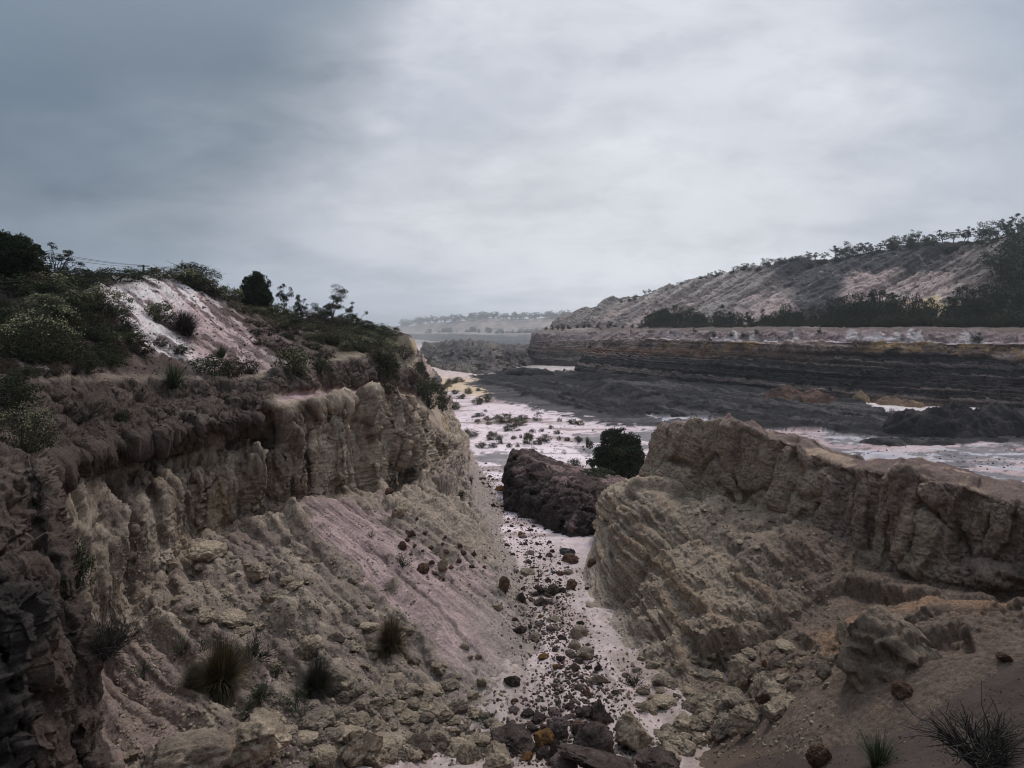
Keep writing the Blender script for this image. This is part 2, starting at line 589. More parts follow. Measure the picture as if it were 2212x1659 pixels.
    h += (0.05 * fbm(P, (0.5, 1.8, 1), 4, 65, ridged=True)) * np.clip(D / 30, 0.5, 2) * (1 - blk)
    lum = fbm(P, 0.35, 5, 71, ridged=True)
    h += blk * (0.25 + 0.16 * lum + 0.35 * fbm(Fp, (0.03, 0.4, 1), 4, 45, ridged=True) + 0.14 * facet(P + n_mid[..., None], 0.3, 51) + 0.2 * facet(P, 0.9, 52)) * sst(D, 60, 90)
    h += (gry + gry2 + .5 * white_side) * 0.30 * fbm(P, (0.25, 0.8, 1), 5, 75, ridged=True)
    f1, f2, cid = worley(P + 0.35 * n_mid[..., None], 1.9, 3)
    rub = np.clip(0.42 - f1, 0, 1) * (cid > 0.5)
    wet = near * sst(n_big + 0.2 * n_mid, -0.25, 0.25)
    h += rub * 0.55 * near * wet
    col = lerp3(col, (.12, .095, .09), np.clip(rub * 6, 0, 1) * near * wet * (cid > 0.8))
    pb1, pb2, pid = worley(P, 5.5, 53)
    peb = np.clip(.36 - pb1, 0, 1) * (pid > .72) * near
    col = lerp3(col, (.11, .09, .085), np.clip(peb * 9, 0, 1) * .8)
    h += peb * .25
    P[..., 2] += h * np.clip((D - 4) / 6, 0, 1)
    return grid_mesh('ground', P, col, M_SAND, sign=1)


floor_sheet()

# ------------------------------------------------------------------ left bank of the gully: talus, undercut cliff, ledge, scrub slope, ridge
LC = {
    0: [(420, 1750, 10.8), (250, 1650, 11.5), (120, 1480, 14), (100, 1250, 15), (70, 1060, 16.5), (60, 1010, 15.5), (50, 960, 16.5), (40, 830, 19), (10, 730, 23), (-60, 606, 29)],
    1: [(640, 1700, 12.3), (400, 1560, 14.4), (190, 1430, 17), (180, 1220, 18), (185, 1030, 20.4), (170, 985, 18.6), (160, 935, 19.4), (150, 820, 21.5), (110, 720, 25), (70, 606, 31)],
    2: [(900, 1600, 15.2), (588, 1347, 19.5), (390, 1195, 24), (380, 1060, 24.6), (365, 975, 26.3), (360, 940, 24.0), (350, 895, 25), (330, 822, 27.5), (300, 720, 31), (255, 606, 37)],
    3: [(1010, 1470, 18.6), (760, 1270, 23.5), (560, 1120, 28.5), (560, 1010, 29), (550, 935, 30.6), (545, 893, 28.2), (530, 868, 29.3), (500, 822, 31.5), (450, 730, 36), (380, 608, 43)],
    4: [(1110, 1340, 23.5), (880, 1190, 28), (680, 1085, 32.5), (655, 990, 32.6), (640, 910, 33.2), (625, 868, 31.6), (636, 850, 34), (610, 800, 34.8), (560, 720, 41), (470, 634, 48)],
    5: [(1080, 1235, 29), (930, 1130, 33), (800, 1060, 37), (780, 960, 37.3), (762, 882, 37.6), (748, 860, 37.5), (722, 845, 39.8), (704, 788, 40.6), (650, 715, 48), (560, 664, 56)],
    6: [(1045, 1140, 37), (970, 1085, 40), (890, 1050, 43), (872, 960, 43.3), (852, 878, 43.7), (842, 852, 43.8), (822, 835, 46), (800, 770, 47.4), (735, 718, 57), (655, 690, 66)],
    7: [(1015, 1055, 47), (980, 1030, 50), (950, 1005, 53), (938, 950, 53.4), (922, 905, 54), (908, 885, 54.6), (870, 850, 56.5), (845, 785, 59), (800, 725, 68), (755, 702, 80)],
    8: [(1000, 992, 62), (995, 985, 63), (990, 975, 64.5), (985, 960, 65), (975, 945, 65.5), (960, 925, 66), (920, 860, 68), (880, 800, 71), (850, 740, 80), (825, 716, 95)],
    9: [(975, 905, 93), (968, 897, 95), (960, 885, 96), (950, 870, 98), (940, 855, 99), (930, 840, 100), (915, 815, 102), (897, 780, 105), (885, 750, 110), (862, 719, 122)],
    10: [(945, 826, 155), (941, 820, 157), (938, 814, 159), (934, 808, 160), (928, 800, 161), (922, 792, 162), (914, 780, 163), (906, 768, 164), (897, 750, 166), (880, 728, 170)],
    11: [(925, 806, 200), (922, 802, 203), (920, 799, 206), (918, 796, 208), (915, 792, 210), (911, 787, 212), (907, 783, 214), (903, 779, 216), (899, 775, 218), (895, 770, 222)],
}


LC[-1] = [(200, 1800, 9.5), (50, 1700, 10.5), (-60, 1520, 12.5), (-80, 1300, 13.5), (-90, 1080, 15), (-100, 1030, 14), (-110, 960, 15), (-150, 830, 18), (-220, 730, 22), (-300, 600, 28)]


def left_bank():
    C = []
    for k in range(-1, 12):
        r = [W(*p) for p in LC[k]]
        t0 = r[0]
        r = [(t0[0] + 2.6, t0[1] - 1.2, t0[2] - 0.9)] + r
        e = r[-1]
        s = e[1] * 0.12
        r.append((e[0] - s * 0.9, e[1] + s * 0.9, e[2] - 0.1))
        r.append((e[0] - 40 - s, e[1] + s + 25, e[2] - 3.0))
        C.append(r)
    P, s, t = loft(C, 1180, 820, (0.1, 0.35))
    s = s - 1
    N = gnorm(P, 1)
    if (N * (np.array([0, 0, CZ], f32) - P)).sum(-1).mean() < 0:
        N = -N; sgn = -1
    else:
        sgn = 1
    P0 = P.copy()
    uv = UV(P)
    D = P[..., 1]
    sc = np.clip(D / 32, 0.45, 2.6)
    cliff = sst(t, 2.75, 3.15) * (1 - sst(t, 5.86, 6.0))
    upper = sst(t, 6.9, 7.15) * (1 - sst(t, 7.8, 8.1)) * sst(s, 3.2, 3.8)
    tb = t + 0.16 * fbm(P, 0.5, 4, 103)
    bank = sst(tb, 5.45, 5.7) * (1 - sst(t, 7.8, 8.2)) * (1 - sst(s, 3.2, 3.8))
    tal = 1 - sst(t, 2.7, 3.1)
    slope = sst(t, 7.9, 8.3)
    far = sst(s, 8.2, 9.0)
    n1 = fbm(P, 0.22, 4, 101)
    n2 = fbm(P, 0.9, 4, 105)
    # --- big relief
    flute = fbm(P, (0.42, 0.42, 0.025), 3, 111, ridged=True)
    flute2 = fbm(P, (1.3, 1.3, 0.06), 3, 115, ridged=True)
    Pw = P + 0.5 * np.stack([n1, n2, n1], -1)
    f1, f2, cid = worley(Pw, (0.42, 0.42, 0.05), 1)
    crack = 1 - sst(f2 - f1, 0.0, 0.10)
    run = fbm(P + 0.15 * n2[..., None], (3.2, 3.2, 0.10), 3, 118, ridged=True)
    disp = cliff * (0.45 * (flute - 0.2) + 0.30 * flute2 + 0.22 * run + 0.25 * (cid - 0.5) - 0.35 * crack + 0.5 * facet(P + 0.35 * n1[..., None], (0.36, 0.36, 0.03), 6)) * np.clip(sc, 0.6, 1.5)
    disp = disp * (1 - 0.45 * sst(s, 5.6, 7.2)) - 0.55 * cliff * sst(s, 5.4, 6.8) * (1 - far)
    disp += upper * (0.5 * flute + 0.40 * flute2 + 0.14 * run)
    disp += bank * (0.35 * n1 + 0.10 * flute2 + 0.10 * n2)
    # overhang lip hangs lower in places
    lip = np.exp(-((t - 6.0) / 0.22) ** 2) * (1 - sst(s, 3.6, 4.3))
    disp += lip * (0.15 + 0.3 * n1 + 0.2 * n2)
    # talus: fans, lumps and rills
    along = s * 9.0
    q = np.stack([along, t * 1.2, np.zeros_like(t)], -1).astype(f32)
    q[..., 0] += 1.6 * n1 + 0.5 * n2 - 2.0 * (t - 2)
    rill = fbm(q, (0.55, 0.5, 1), 3, 121, ridged=True)
    rill2 = fbm(q, (2.2, 1.0, 1), 3, 125, ridged=True)
    g1, g2, gid = worley(P + 0.4 * n2[..., None], 0.55, 2)
    h1, h2, hid = worley(P + 0.2 * n2[..., None], 1.5, 5)
    blocks = sst(0.55 - g1, 0, 0.35) * (gid > 0.45) * (0.35 + gid)
    blocks2 = sst(0.5 - h1, 0, 0.3) * (hid > 0.5) * hid
    rubz = sst(fbm(P, 0.12, 3, 131) + 0.35 * (1 - sst(s, 2.6, 5.0)) - 0.10, -0.1, 0.25)
    sandy = poly(uv + n2[..., None] * 35 + np.stack([n1 * 130, n1 * 60], -1),
                 [(640, 1110), (760, 1060), (900, 1180), (1060, 1230), (1110, 1330), (1180, 1430), (1130, 1480), (1000, 1470), (880, 1370), (760, 1250)], 45)
    sandy = sst(sandy + 0.5 * n2 + 0.5 * fbm(P, 2.4, 4, 133) + 0.35 * fbm(q, (1.1, .25, 1), 3, 134) - 0.22, 0.3, 0.6) * tal * np.clip(1.25 - 0.5 * sst(-rill, 0.0, 0.5), 0, 1)
    terr = poly(uv + n2[..., None] * 25, [(190, 1400), (420, 1400), (600, 1470), (430, 1540), (380, 1680), (190, 1680)], 30) * tal
    rubz = rubz * (1 - 0.8 * sandy) * (1 - 0.85 * terr)
    disp += tal * (0.5 * n1 + (0.8 - 0.4 * sandy) * rill + (0.24 - 0.12 * sandy) * rill2 + rubz * (0.6 * blocks + 0.24 * blocks2)) * np.clip(sc, 0.5, 1.3) * sst(t, 0.8, 1.5)
    # slope above: run-off rills and clods
    q2 = np.stack([s * 10.0 + 6.0 * (t - 8) + 1.1 * n1 + 0.5 * n2, t * 2.0, np.zeros_like(t)], -1).astype(f32)
    ril3 = fbm(q2, (0.8, 0.5, 1), 4, 141, ridged=True)
    disp += slope * (0.35 * n1 + 0.09 * ril3) * sc ** 0.5
    # the far shoulder falls in steps
    disp += far * (0.8 * fbm(P, (0.12, 0.12, 0.05), 4, 145, ridged=True)) * (1 - slope)
    edge = sst(t, 0.3, 1.0) * (1 - sst(t, 11.2, 11.9))
    P = P + N * (soften(disp, 2) * edge)[..., None]
    N2 = gnorm(P, sgn)
    gate = sst(fbm(P, 0.5, 3, 158), -0.25, 0.3)
    chip = (0.4 * facet(P + 0.25 * n2[..., None], (0.7, 0.7, 0.03), 1) + 0.3 * facet(P + 0.1 * n2[..., None], (1.7, 1.7, 0.06), 2) + 0.10 * facet(P, (2.4, 2.4, 1.2), 19) + 0.16 * gate * facet(P, (5.0, 5.0, 2.0), 3))
    chipt = (0.28 * facet(P + 0.2 * n2[..., None], 1.2, 4) * (0.15 + rubz) + 0.25 * facet(P, 3.0, 5) * (0.15 + 0.85 * rubz * gate) + 0.22 * facet(P, 7.0, 6) * (0.3 + 0.7 * gate))
    m1, m2, mid_ = worley(P + 0.1 * n2[..., None], 4.2, 8)
    stones = sst(0.5 - m1, 0, 0.25) * (mid_ > 0.45) * mid_
    solid = np.clip(cliff + upper + bank, 0, 1)
    P = P + N2 * (soften(solid * np.clip(chip, -.5, .5) + bank * (0.16 * facet(P + 0.15 * n2[..., None], (1.3, 1.3, 1.6), 7) + 0.2 * facet(P, 3.4, 8)) + tal * (1 - 0.85 * sandy) * (chipt + 0.13 * stones * (0.4 + rubz)) + slope * (0.16 * facet(P, 1.2, 10) + 0.2 * facet(P, 3.4, 9)), 1, 1)[..., None] * (np.clip(sc, 0.5, 1.5) * edge)[..., None])
    N2 = gnorm(P, sgn)
    b1, b2, bid = worley(P + 0.2 * np.stack([n1, n2, n1], -1) + 0.06 * fbm(P, 3.0, 3, 159)[..., None], (0.95, 0.95, 0.07), 9)
    crk2 = (1 - sst(b2 - b1, 0.0, 0.055)) * sst(fbm(P, 0.5, 3, 160), -0.15, 0.15)
    groove = fbm(P + 0.1 * n2[..., None], (5.5, 5.5, 0.25), 3, 156, ridged=True)
    grit = 0.2 * facet(P, (4.5, 4.5, 3.5), 14) + 0.16 * facet(P, 9.0, 15)
    P = P + N2 * ((cliff * (0.16 * (bid - 0.5) - 0.16 * crk2 + 0.07 * groove) + upper * 0.09 * groove + (solid + 0.5 * tal * (1 - sandy)) * grit + bank * (0.16 * facet(P + 0.1 * n2[..., None], (1.6, 1.6, 2.2), 16) + 0.20 * fbm(P + 0.25 * np.stack([n1, n2, n1], -1), (0.45, 0.45, 3.4), 4, 164, ridged=True) + 0.03 * fbm(P, 1.6, 4, 162, ridged=True) + 0.06 * fbm(P, (4.5, 4.5, 9), 3, 163, ridged=True) + 0.25 * facet(P, (3.0, 3.0, 5.0), 17))) * edge * np.clip(sc, .5, 1.3))[..., None]
    fine = fbm(P, (2.6, 2.6, 1.6), 4, 151)
    fine2 = fbm(P, (7, 7, 5), 3, 155, ridged=True)
    P = P + N2 * (tal * (0.03 + 0.05 * sandy) * fbm(q, (3.2, 0.45, 1), 4, 187, ridged=True) * edge)[..., None]
    P = P + N2 * ((0.11 * fine + 0.075 * fine2) * np.clip(sc, 0.5, 1.6) * (0.35 + 0.65 * np.clip(cliff + upper + bank + tal * (1 - 0.8 * sandy), 0, 1)))[..., None]
    # --- colour of the material
    col = np.zeros(P.shape, f32) + np.asarray(CLAY, f32)
    stain = fbm(P0, (0.5, 0.5, 0.12), 5, 161)
    blot = fbm(P0, 0.35, 5, 165)
    west = 1 - sst(s + 0.5 * blot, 3.2, 5.2)  # browner westward, with edge darkening and cloud shade put into the colour
    col = lerp3(col, CLAYD, np.clip(sst(stain, -0.05, 0.4) * 0.7 + west * 0.45, 0, 1) * np.clip(cliff + 0.0, 0, 1))
    col = lerp3(col, (.30, .235, .15), cliff * sst(fbm(P0, (0.3, 0.3, 0.3), 4, 171), 0.2, 0.5) * 0.6)
    col = lerp3(col, (.12, .095, .08), np.clip(cliff, 0, 1) * sst(fbm(P0, (1.6, 1.6, 0.12), 4, 175), 0.1, 0.3) * 0.55)
    col = lerp3(col, (.43, .39, .33), np.clip(cliff, 0, 1) * sst(fbm(P0, (0.9, 0.9, 0.2), 4, 177), 0.12, 0.35) * 0.6)
    # talus
    tcol = np.zeros(P.shape, f32) + np.asarray((.305, .268, .225), f32)
    tcol = lerp3(tcol, MAUVE, sst(blot, 0.0, 0.5) * 0.55)
    tcol = lerp3(tcol, (.165, .138, .125), west * 0.6)
    tcol = lerp3(tcol, (.39, .35, .285), np.clip(blocks + blocks2, 0, 1) * rubz * 0.7)
    tcol = lerp3(tcol, (.13, .10, .10), (mid_ > 0.9) * np.clip(stones * 3, 0, 1) * 0.8)
    pinkband = sandy * sst(fbm(q, (0.35, 0.3, 1), 4, 181) + 0.25, -0.15, 0.3)
    tcol = lerp3(tcol, PINK, pinkband * 0.75)
    tcol = lerp3(tcol, (.20, .155, .17), sandy * sst(fbm(q, (0.8, 0.25, 1), 4, 185), 0.12, 0.4) * 0.75)
    tcol = lerp3(tcol, (.25, .20, .185), terr * 0.7)
    rl4 = fbm(q, (3.2, 0.45, 1), 4, 187, ridged=True)
    tcol = lerp3(tcol, (.15, .118, .118), sst(-rl4, -0.12, 0.18) * (0.25 + 0.5 * sandy) * 0.8)
    tcol = lerp3(tcol, (.31, .28, .265), (1 - sst(t + 0.3 * n2 + 0.35 * n1 + 0.25 * rl4, 1.0, 1.7)) * sst(s, 2.2, 3.2) * 0.8)
    col = lerp3(col, tcol, tal)
    # dark soil bank and overhanging crust
    soil = np.zeros(P.shape, f32) + np.asarray((.085, .070, .063), f32)
    soil = lerp3(soil, (.19, .165, .145), sst(blot + .4 * n2, 0.1, 0.4) * 0.6)
    soil = lerp3(soil, DARK, sst(fbm(P0, (0.4, 0.4, 1.2), 4, 191), 0.0, 0.4) * 0.6)
    col = lerp3(col, soil, np.clip(bank + upper, 0, 1))
    ledge = sst(t, 5.95, 6.15) * (1 - sst(t, 6.85, 7.05)) * sst(s, 3.5, 3.9) * (1 - far)
    lc = np.zeros(P.shape, f32) + np.asarray(PINK, f32)
    lc = lerp3(lc, CLAY, sst(s, 5.5, 6.5))
    lc = lerp3(lc, PURP, sst(fbm(P0, 1.2, 4, 195), 0.1, 0.4) * 0.7)
    lc = lerp3(lc, (.35, .22, .11), sst(s + blot, 5.3, 5.8) * (1 - sst(s + blot, 6.2, 6.8)) * 0.5)
    col = lerp3(col, lc, ledge)
    # slope above the cliff: dark litter, with a long tongue of white and pink sand
    sl = np.zeros(P.shape, f32) + np.asarray((.085, .066, .062), f32)
    sl = lerp3(sl, MAUVE, sst(fbm(q2, (0.5, 0.35, 1), 4, 201), 0.1, 0.45) * 0.6)
    uvs = uv + np.stack([n1 * 30 + n2 * 14, n1 * 18 + n2 * 10], -1)
    hf = fbm(P0, 2.2, 4, 216)
    tongue = poly(uvs, [(60, 625), (170, 612), (270, 598), (380, 590), (420, 608), (500, 690), (580, 760), (640, 790), (560, 815), (420, 815), (380, 775), (310, 760), (265, 700), (180, 640)], 14)
    tongue2 = poly(uvs, [(430, 640), (520, 660), (640, 760), (740, 790), (700, 800), (600, 790), (520, 720)], 12)
    sand = np.zeros(P.shape, f32) + np.asarray(WHITE, f32)
    sand = lerp3(sand, PINK, sst(fbm(q2, (0.45, 0.25, 1), 4, 205) + 0.006 * (uv[..., 0] - 380), -0.1, 0.35) * 0.9)
    sand = lerp3(sand, (.11, .08, .082), sst(fbm(q2, (0.8, 0.9, 1), 5, 209) + 0.6 * hf * .5 + 0.0016 * (uv[..., 0] - 400), 0.06, 0.22) * 0.85)
    sand = lerp3(sand, (.30, .32, .33), sst(fbm(P0, 0.5, 5, 211), 0.15, 0.5) * 0.5)
    tongue = sst(tongue + 0.55 * hf + 0.5 * n2 - 0.35 * sst(fbm(P0, 0.7, 4, 218), .05, .3), 0.32, 0.55)
    sl = lerp3(sl, sand, np.clip(tongue + 0.5 * tongue2 * sst(fbm(q2, (0.7, 0.3, 1), 4, 213), -0.1, 0.3), 0, 1))
    vegg = sst(s + 0.4 * blot, 4.6, 5.6)
    sl = lerp3(sl, (.075, .07, .045), vegg * 0.7)
    col = lerp3(col, sl, slope)
    # far shoulder: pale top stratum over pink clay over coal
    fs = np.zeros(P.shape, f32) + np.asarray((.34, .28, .26), f32)
    zz = P[..., 2] + 0.5 * blot
    fs = lerp3(fs, (.40, .34, .20), sst(zz, 7.6, 8.4) * (1 - sst(zz, 9.4, 10.2)))
    fs = lerp3(fs, DARK, sst(zz, 6.4, 6.8) * (1 - sst(zz, 7.4, 7.9)))
    fs = lerp3(fs, (.10, .095, .10), 1 - sst(zz, 1.8, 3.2))
    fs = lerp3(fs, DARK, sst(zz, 10.2, 10.8))
    col = lerp3(col, fs, sst(s, 9.0, 9.6))
    col *= (1 + 0.22 * fine + 0.12 * n2)[..., None]
    return grid_mesh('hillside', P, col, M_NEAR, sign=sgn)


left_bank()


def near_buttress():
    C = []
    rows = [
        [(230, 1760, 15), (180, 1640, 15), (165, 1430, 15), (135, 1240, 16), (105, 1170, 17), (78, 1000, 19), (40, 940, 21)],
        [(222, 1800, 10), (205, 1660, 9.6), (185, 1430, 9.9), (160, 1240, 10.3), (122, 1165, 10.8), (90, 1010, 12.2), (45, 955, 14.5)],
        [(190, 1850, 8.9), (150, 1640, 8.8), (135, 1430, 9.2), (120, 1250, 9.7), (85, 1165, 10.2), (50, 1000, 11.8), (20, 950, 14)],
        [(100, 1900, 7.6), (80, 1640, 7.8), (75, 1345, 8.1), (85, 1240, 8.9), (45, 1170, 9.5), (10, 995, 11.2), (-20, 945, 13.5)],
        [(0, 1900, 7.2), (-10, 1640, 7.4), (0, 1330, 7.7), (10, 1225, 8.6), (-20, 1160, 9.2), (-60, 990, 10.8), (-90, 940, 13)],
        [(-500, 1900, 6.3), (-500, 1640, 6.4), (-480, 1330, 6.8), (-400, 1225, 7.6), (-420, 1160, 8.2), (-420, 990, 10), (-400, 930, 12.5)],
    ]
    C = [[W(*p) for p in r] for r in rows]
    P, s, t = loft(C, 420, 620, (0.2, 0.35))
    N = gnorm(P, 1)
    sgn = 1
    if (N * (np.array([0, 0, CZ], f32) - P)).sum(-1).mean() < 0:
        N = -N; sgn = -1
    P0 = P.copy()
    n1 = fbm(P, 0.6, 4, 301)
    flute = fbm(P, (1.1, 1.1, 0.14), 4, 305, ridged=True)
    f1, f2, cid = worley(P + 0.25 * n1[..., None], (1.0, 1.0, 0.28), 7)
    crack = 1 - sst(f2 - f1, 0, 0.09)
    low = 1 - sst(t, 3.6, 4.6)
    P = P + N * soften(0.3 * n1 + low * (0.16 * flute + 0.15 * (cid - 0.5) - 0.14 * crack), 2)[..., None]
    N = gnorm(P, sgn)
    fine = fbm(P, (5, 5, 3), 4, 309)
    layer = fbm(P, (0.8, 0.8, 6.0), 4, 311, ridged=True)
    ledg = fbm(P + 0.2 * n1[..., None], (0.5, 0.5, 3.2), 4, 313, ridged=True)
    P = P + N * ((1 - low) * 0.16 * ledg + low * 0.05 * ledg)[..., None]
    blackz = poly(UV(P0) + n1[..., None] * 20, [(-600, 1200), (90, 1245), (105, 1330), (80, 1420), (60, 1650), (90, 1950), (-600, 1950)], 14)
    P = P + N * (0.10 * fine + blackz * 0.08 * layer + 0.30 * facet(P + 0.1 * n1[..., None], (1.5, 1.5, 0.7), 13) + 0.28 * facet(P, (3.2, 3.2, 1.6), 11) + 0.25 * facet(P, (7, 7, 5), 12))[..., None]
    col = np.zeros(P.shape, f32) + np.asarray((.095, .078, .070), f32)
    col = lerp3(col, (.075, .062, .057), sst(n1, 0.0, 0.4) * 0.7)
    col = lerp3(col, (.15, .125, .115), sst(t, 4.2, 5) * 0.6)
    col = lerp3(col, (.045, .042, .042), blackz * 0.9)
    col *= (1 + 0.3 * fine)[..., None]
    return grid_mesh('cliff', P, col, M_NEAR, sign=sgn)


near_buttress()

# ------------------------------------------------------------------ right-hand outcrop of layered clay
RC = [
    [(1335, 1125, 46), (1360, 1085, 45), (1385, 1060, 44), (1420, 1040, 43.5), (1460, 930, 43), (1560, 935, 46), (1700, 1000, 52)],
    [(1293, 1152, 37), (1296, 1110, 35.5), (1312, 1066, 33.5), (1400, 1036, 34), (1436, 930, 34.2), (1520, 925, 37), (1640, 985, 46)],
    [(1252, 1300, 26.6), (1312, 1180, 28.2), (1370, 1085, 29.5), (1440, 1048, 31), (1475, 922, 32), (1545, 922, 35), (1680, 985, 44)],
    [(1345, 1400, 22), (1420, 1280, 23.5), (1490, 1140, 26), (1560, 1080, 28.6), (1572, 916, 29.8), (1610, 922, 33), (1740, 1000, 42)],
    [(1420, 1500, 18.6), (1560, 1340, 20.5), (1620, 1200, 23.5), (1680, 1110, 26), (1690, 952, 27.3), (1740, 955, 31), (1850, 1020, 40)],
    [(1590, 1575, 15.2), (1760, 1375, 18), (1830, 1250, 20.5), (1858, 1190, 22), (1835, 1006, 23.6), (1885, 1000, 27.5), (1990, 1080, 36)],
    [(1800, 1490, 13.2), (1950, 1350, 15.5), (2000, 1285, 18), (2020, 1258, 19.5), (2000, 1024, 20.6), (2040, 1010, 24), (2150, 1120, 32)],
    [(2210, 1400, 11.2), (2260, 1330, 13.5), (2290, 1300, 16), (2300, 1285, 17.3), (2230, 1084, 18.3), (2260, 1060, 21.5), (2400, 1180, 30)],
    [(2700, 1420, 9.8), (2700, 1340, 12), (2700, 1310, 14), (2690, 1290, 15.3), (2560, 1130, 16.5), (2580, 1100, 19.5), (2700, 1200, 28)],
]


def right_outcrop():
    C = []
    for r in RC:
        w = [W(*p) for p in r]
        a = w[0]
        b = w[-1]
        w = [(a[0] - 1.6, a[1] - 1.6, a[2] - 1.0)] + w
        w.append((b[0] + 1.5, b[1] + 2.5, -1.0))
        C.append(w)
    P, s, t = loft(C, 950, 720, (0.15, 0.45))
    N = gnorm(P, 1)
    sgn = 1
    if (N * (np.array([0, 0, CZ], f32) - P)).sum(-1).mean() < 0:
        N = -N; sgn = -1
    P0 = P.copy()
    uv = UV(P)
    D = P[..., 1]
    wall = sst(t, 3.85, 4.1) * (1 - sst(t, 4.97, 5.05))
    lowf = sst(t, 1.0, 1.6) * (1 - sst(t, 3.8, 4.1))
    top = sst(t, 4.95, 5.1)
    n1 = fbm(P, 0.3, 4, 401)
    n2 = fbm(P, 1.1, 4, 405)
    flute = fbm(P, (0.55, 0.55, 0.06), 3, 411, ridged=True)
    f1, f2, cid = worley(P + 0.35 * np.stack([n1, n2, n1], -1), (0.55, 0.55, 0.14), 11)
    crack = 1 - sst(f2 - f1, 0, 0.09)
    fc1 = facet(P + 0.3 * n1[..., None], (0.40, 0.40, 0.06), 25)
    disp = wall * (0.30 * (cid - 0.5) + 0.22 * (flute - 0.2) - 0.30 * crack + 0.12 * n2 + 0.42 * fc1)
    # cross-bedded layers dipping to the right on the lower face
    dip = (P[..., 2] + 0.30 * (P[..., 0] - 4) + 0.25 * n1)
    lay = fbm(np.stack([P[..., 0] * 0.25, P[..., 1] * 0.25, dip * 3.2], -1).astype(f32), 1.0, 5, 421)
    strata = sst(s, 0.6, 1.2) * (1 - sst(s, 4.4, 5.4)) * lowf * (1 - sst(t, 3.0, 3.6))
    e1, e2, eid = worley(P + 0.4 * n2[..., None], (0.5, 0.5, 0.5), 13)
    k1, k2, kid = worley(P + 0.2 * n2[..., None], 1.7, 15)
    rub = sst(0.52 - e1, 0, 0.32) * (eid > 0.4) * (0.3 + eid)
    rub2 = sst(0.5 - k1, 0, 0.3) * (kid > 0.4) * kid
    rubz = lowf * np.clip(sst(t, 3.0, 3.4) * 0.35 + (1 - sst(t, 1.4, 2.1)) * sst(s, 2.6, 3.4) + 0.5 * sst(s, 4.6, 5.4) * (1 - sst(t, 2.2, 3.0)), 0, 1)
    disp += lowf * (0.4 * n1 + 0.1 * n2 + 0.35 * facet(P + 0.3 * n1[..., None], (0.4, 0.4, 0.3), 26)) + strata * (0.30 * lay + 0.12 * (eid - 0.5) - 0.22 * (1 - sst(e2 - e1, 0, 0.05)))
    disp += rubz * (0.6 * rub + 0.22 * rub2)
    disp += top * (0.30 * n1 + 0.2 * n2 + 0.35 * facet(P + 0.2 * n2[..., None], 0.9, 27)) * (1 - sst(t, 6.4, 7))
    edge = sst(t, 0.4, 1.0) * (1 - sst(t, 7.2, 7.9))
    disp *= 1 - 0.5 * lowf * sst(s, 4.3, 5.0)
    P = P + N * (soften(disp, 2) * edge)[..., None]
    N = gnorm(P, sgn)
    gate = sst(fbm(P, 0.5, 3, 438), -0.2, 0.3)
    chip = (0.22 * facet(P + 0.25 * n2[..., None], (0.9, 0.9, 0.3), 21) + 0.16 * gate * facet(P + 0.1 * n2[..., None], (2.4, 2.4, 1.2), 22) + 0.14 * gate * facet(P, 6.0, 23)) * (1 - 0.5 * strata)
    m1, m2, mid_ = worley(P + 0.1 * n2[..., None], 4.0, 28)
    stones = sst(0.5 - m1, 0, 0.25) * (mid_ > 0.4) * mid_
    P = P + N * soften((np.clip(wall + lowf + 0.3 * top, 0, 1) * chip + rubz * 0.14 * stones) * edge * (1 - 0.5 * lowf * sst(s, 4.3, 5.0)), 1, 1)[..., None]
    fine = fbm(P, (3, 3, 2.2), 4, 431)
    fine2 = fbm(P, (8, 8, 8), 3, 435, ridged=True)
    rough = np.clip(wall + lowf, 0.3, 1)
    P = P + N * (rough * (0.09 * fine + 0.06 * fine2) + strata * 0.13 * fbm(np.stack([P0[..., 0] * .3, P0[..., 1] * .3, dip * 8], -1).astype(f32), 1.0, 3, 441))[..., None]
    blot = fbm(P0, 0.3, 5, 451)
    stain = fbm(P0, (0.6, 0.6, 0.2), 5, 455)
    col = np.zeros(P.shape, f32) + np.asarray((.275, .238, .192), f32)
    col = lerp3(col, (.40, .355, .285), (1 - sst(s + 0.6 * blot, 1.3, 2.6)) * lowf * 0.6)
    col = lerp3(col, (.22, .165, .15), wall * sst(stain + 0.08 * s - 0.40 + 0.5 * (cid - 0.5), -0.1, 0.3) * 0.75)
    col = lerp3(col, CLAYD, sst(stain + 0.10 * (s - 4.5), 0.0, 0.45) * 0.6)
    col = lerp3(col, (.27, .185, .115), strata * sst(lay, 0.05, 0.4) * 0.4)
    col = lerp3(col, (.14, .115, .105), strata * sst(-lay, 0.15, 0.45) * 0.6)
    col = lerp3(col, (.31, .28, .255), (1 - wall) * (1 - top) * (1 - sst(t + 0.35 * n2 + 0.3 * n1, 1.0, 1.55)) * (1 - sst(s, 3.2, 4.2)) * .85)
    col = lerp3(col, MAUVE, rubz * sst(blot, 0.05, 0.4) * 0.5)
    col = lerp3(col, (.15, .118, .098), (1 - wall) * (1 - top) * sst(s + 0.5 * blot, 3.9, 4.7) * 0.9)
    col = lerp3(col, (.30, .20, .13), lowf * sst(s, 4.8, 5.4) * sst(fbm(P0, 0.5, 4, 461), 0.05, 0.35) * 0.7)
    tc_ = np.zeros(P.shape, f32) + np.asarray((.19, .15, .135), f32)
    tc_ = lerp3(tc_, (.16, .11, .115), sst(blot, 0.0, 0.35) * 0.8)
    tc_ = lerp3(tc_, (.42, .34, .26), sst(fbm(P0, 0.8, 4, 465), 0.1, 0.4) * 0.7)
    tc_ = lerp3(tc_, (.05, .042, .042), sst(t, 5.6, 6.1) * sst(fbm(P0, 0.5, 4, 467), -0.1, 0.2) * 0.9)
    col = lerp3(col, tc_, top)
    east = sst(s, 5.0, 7.2)
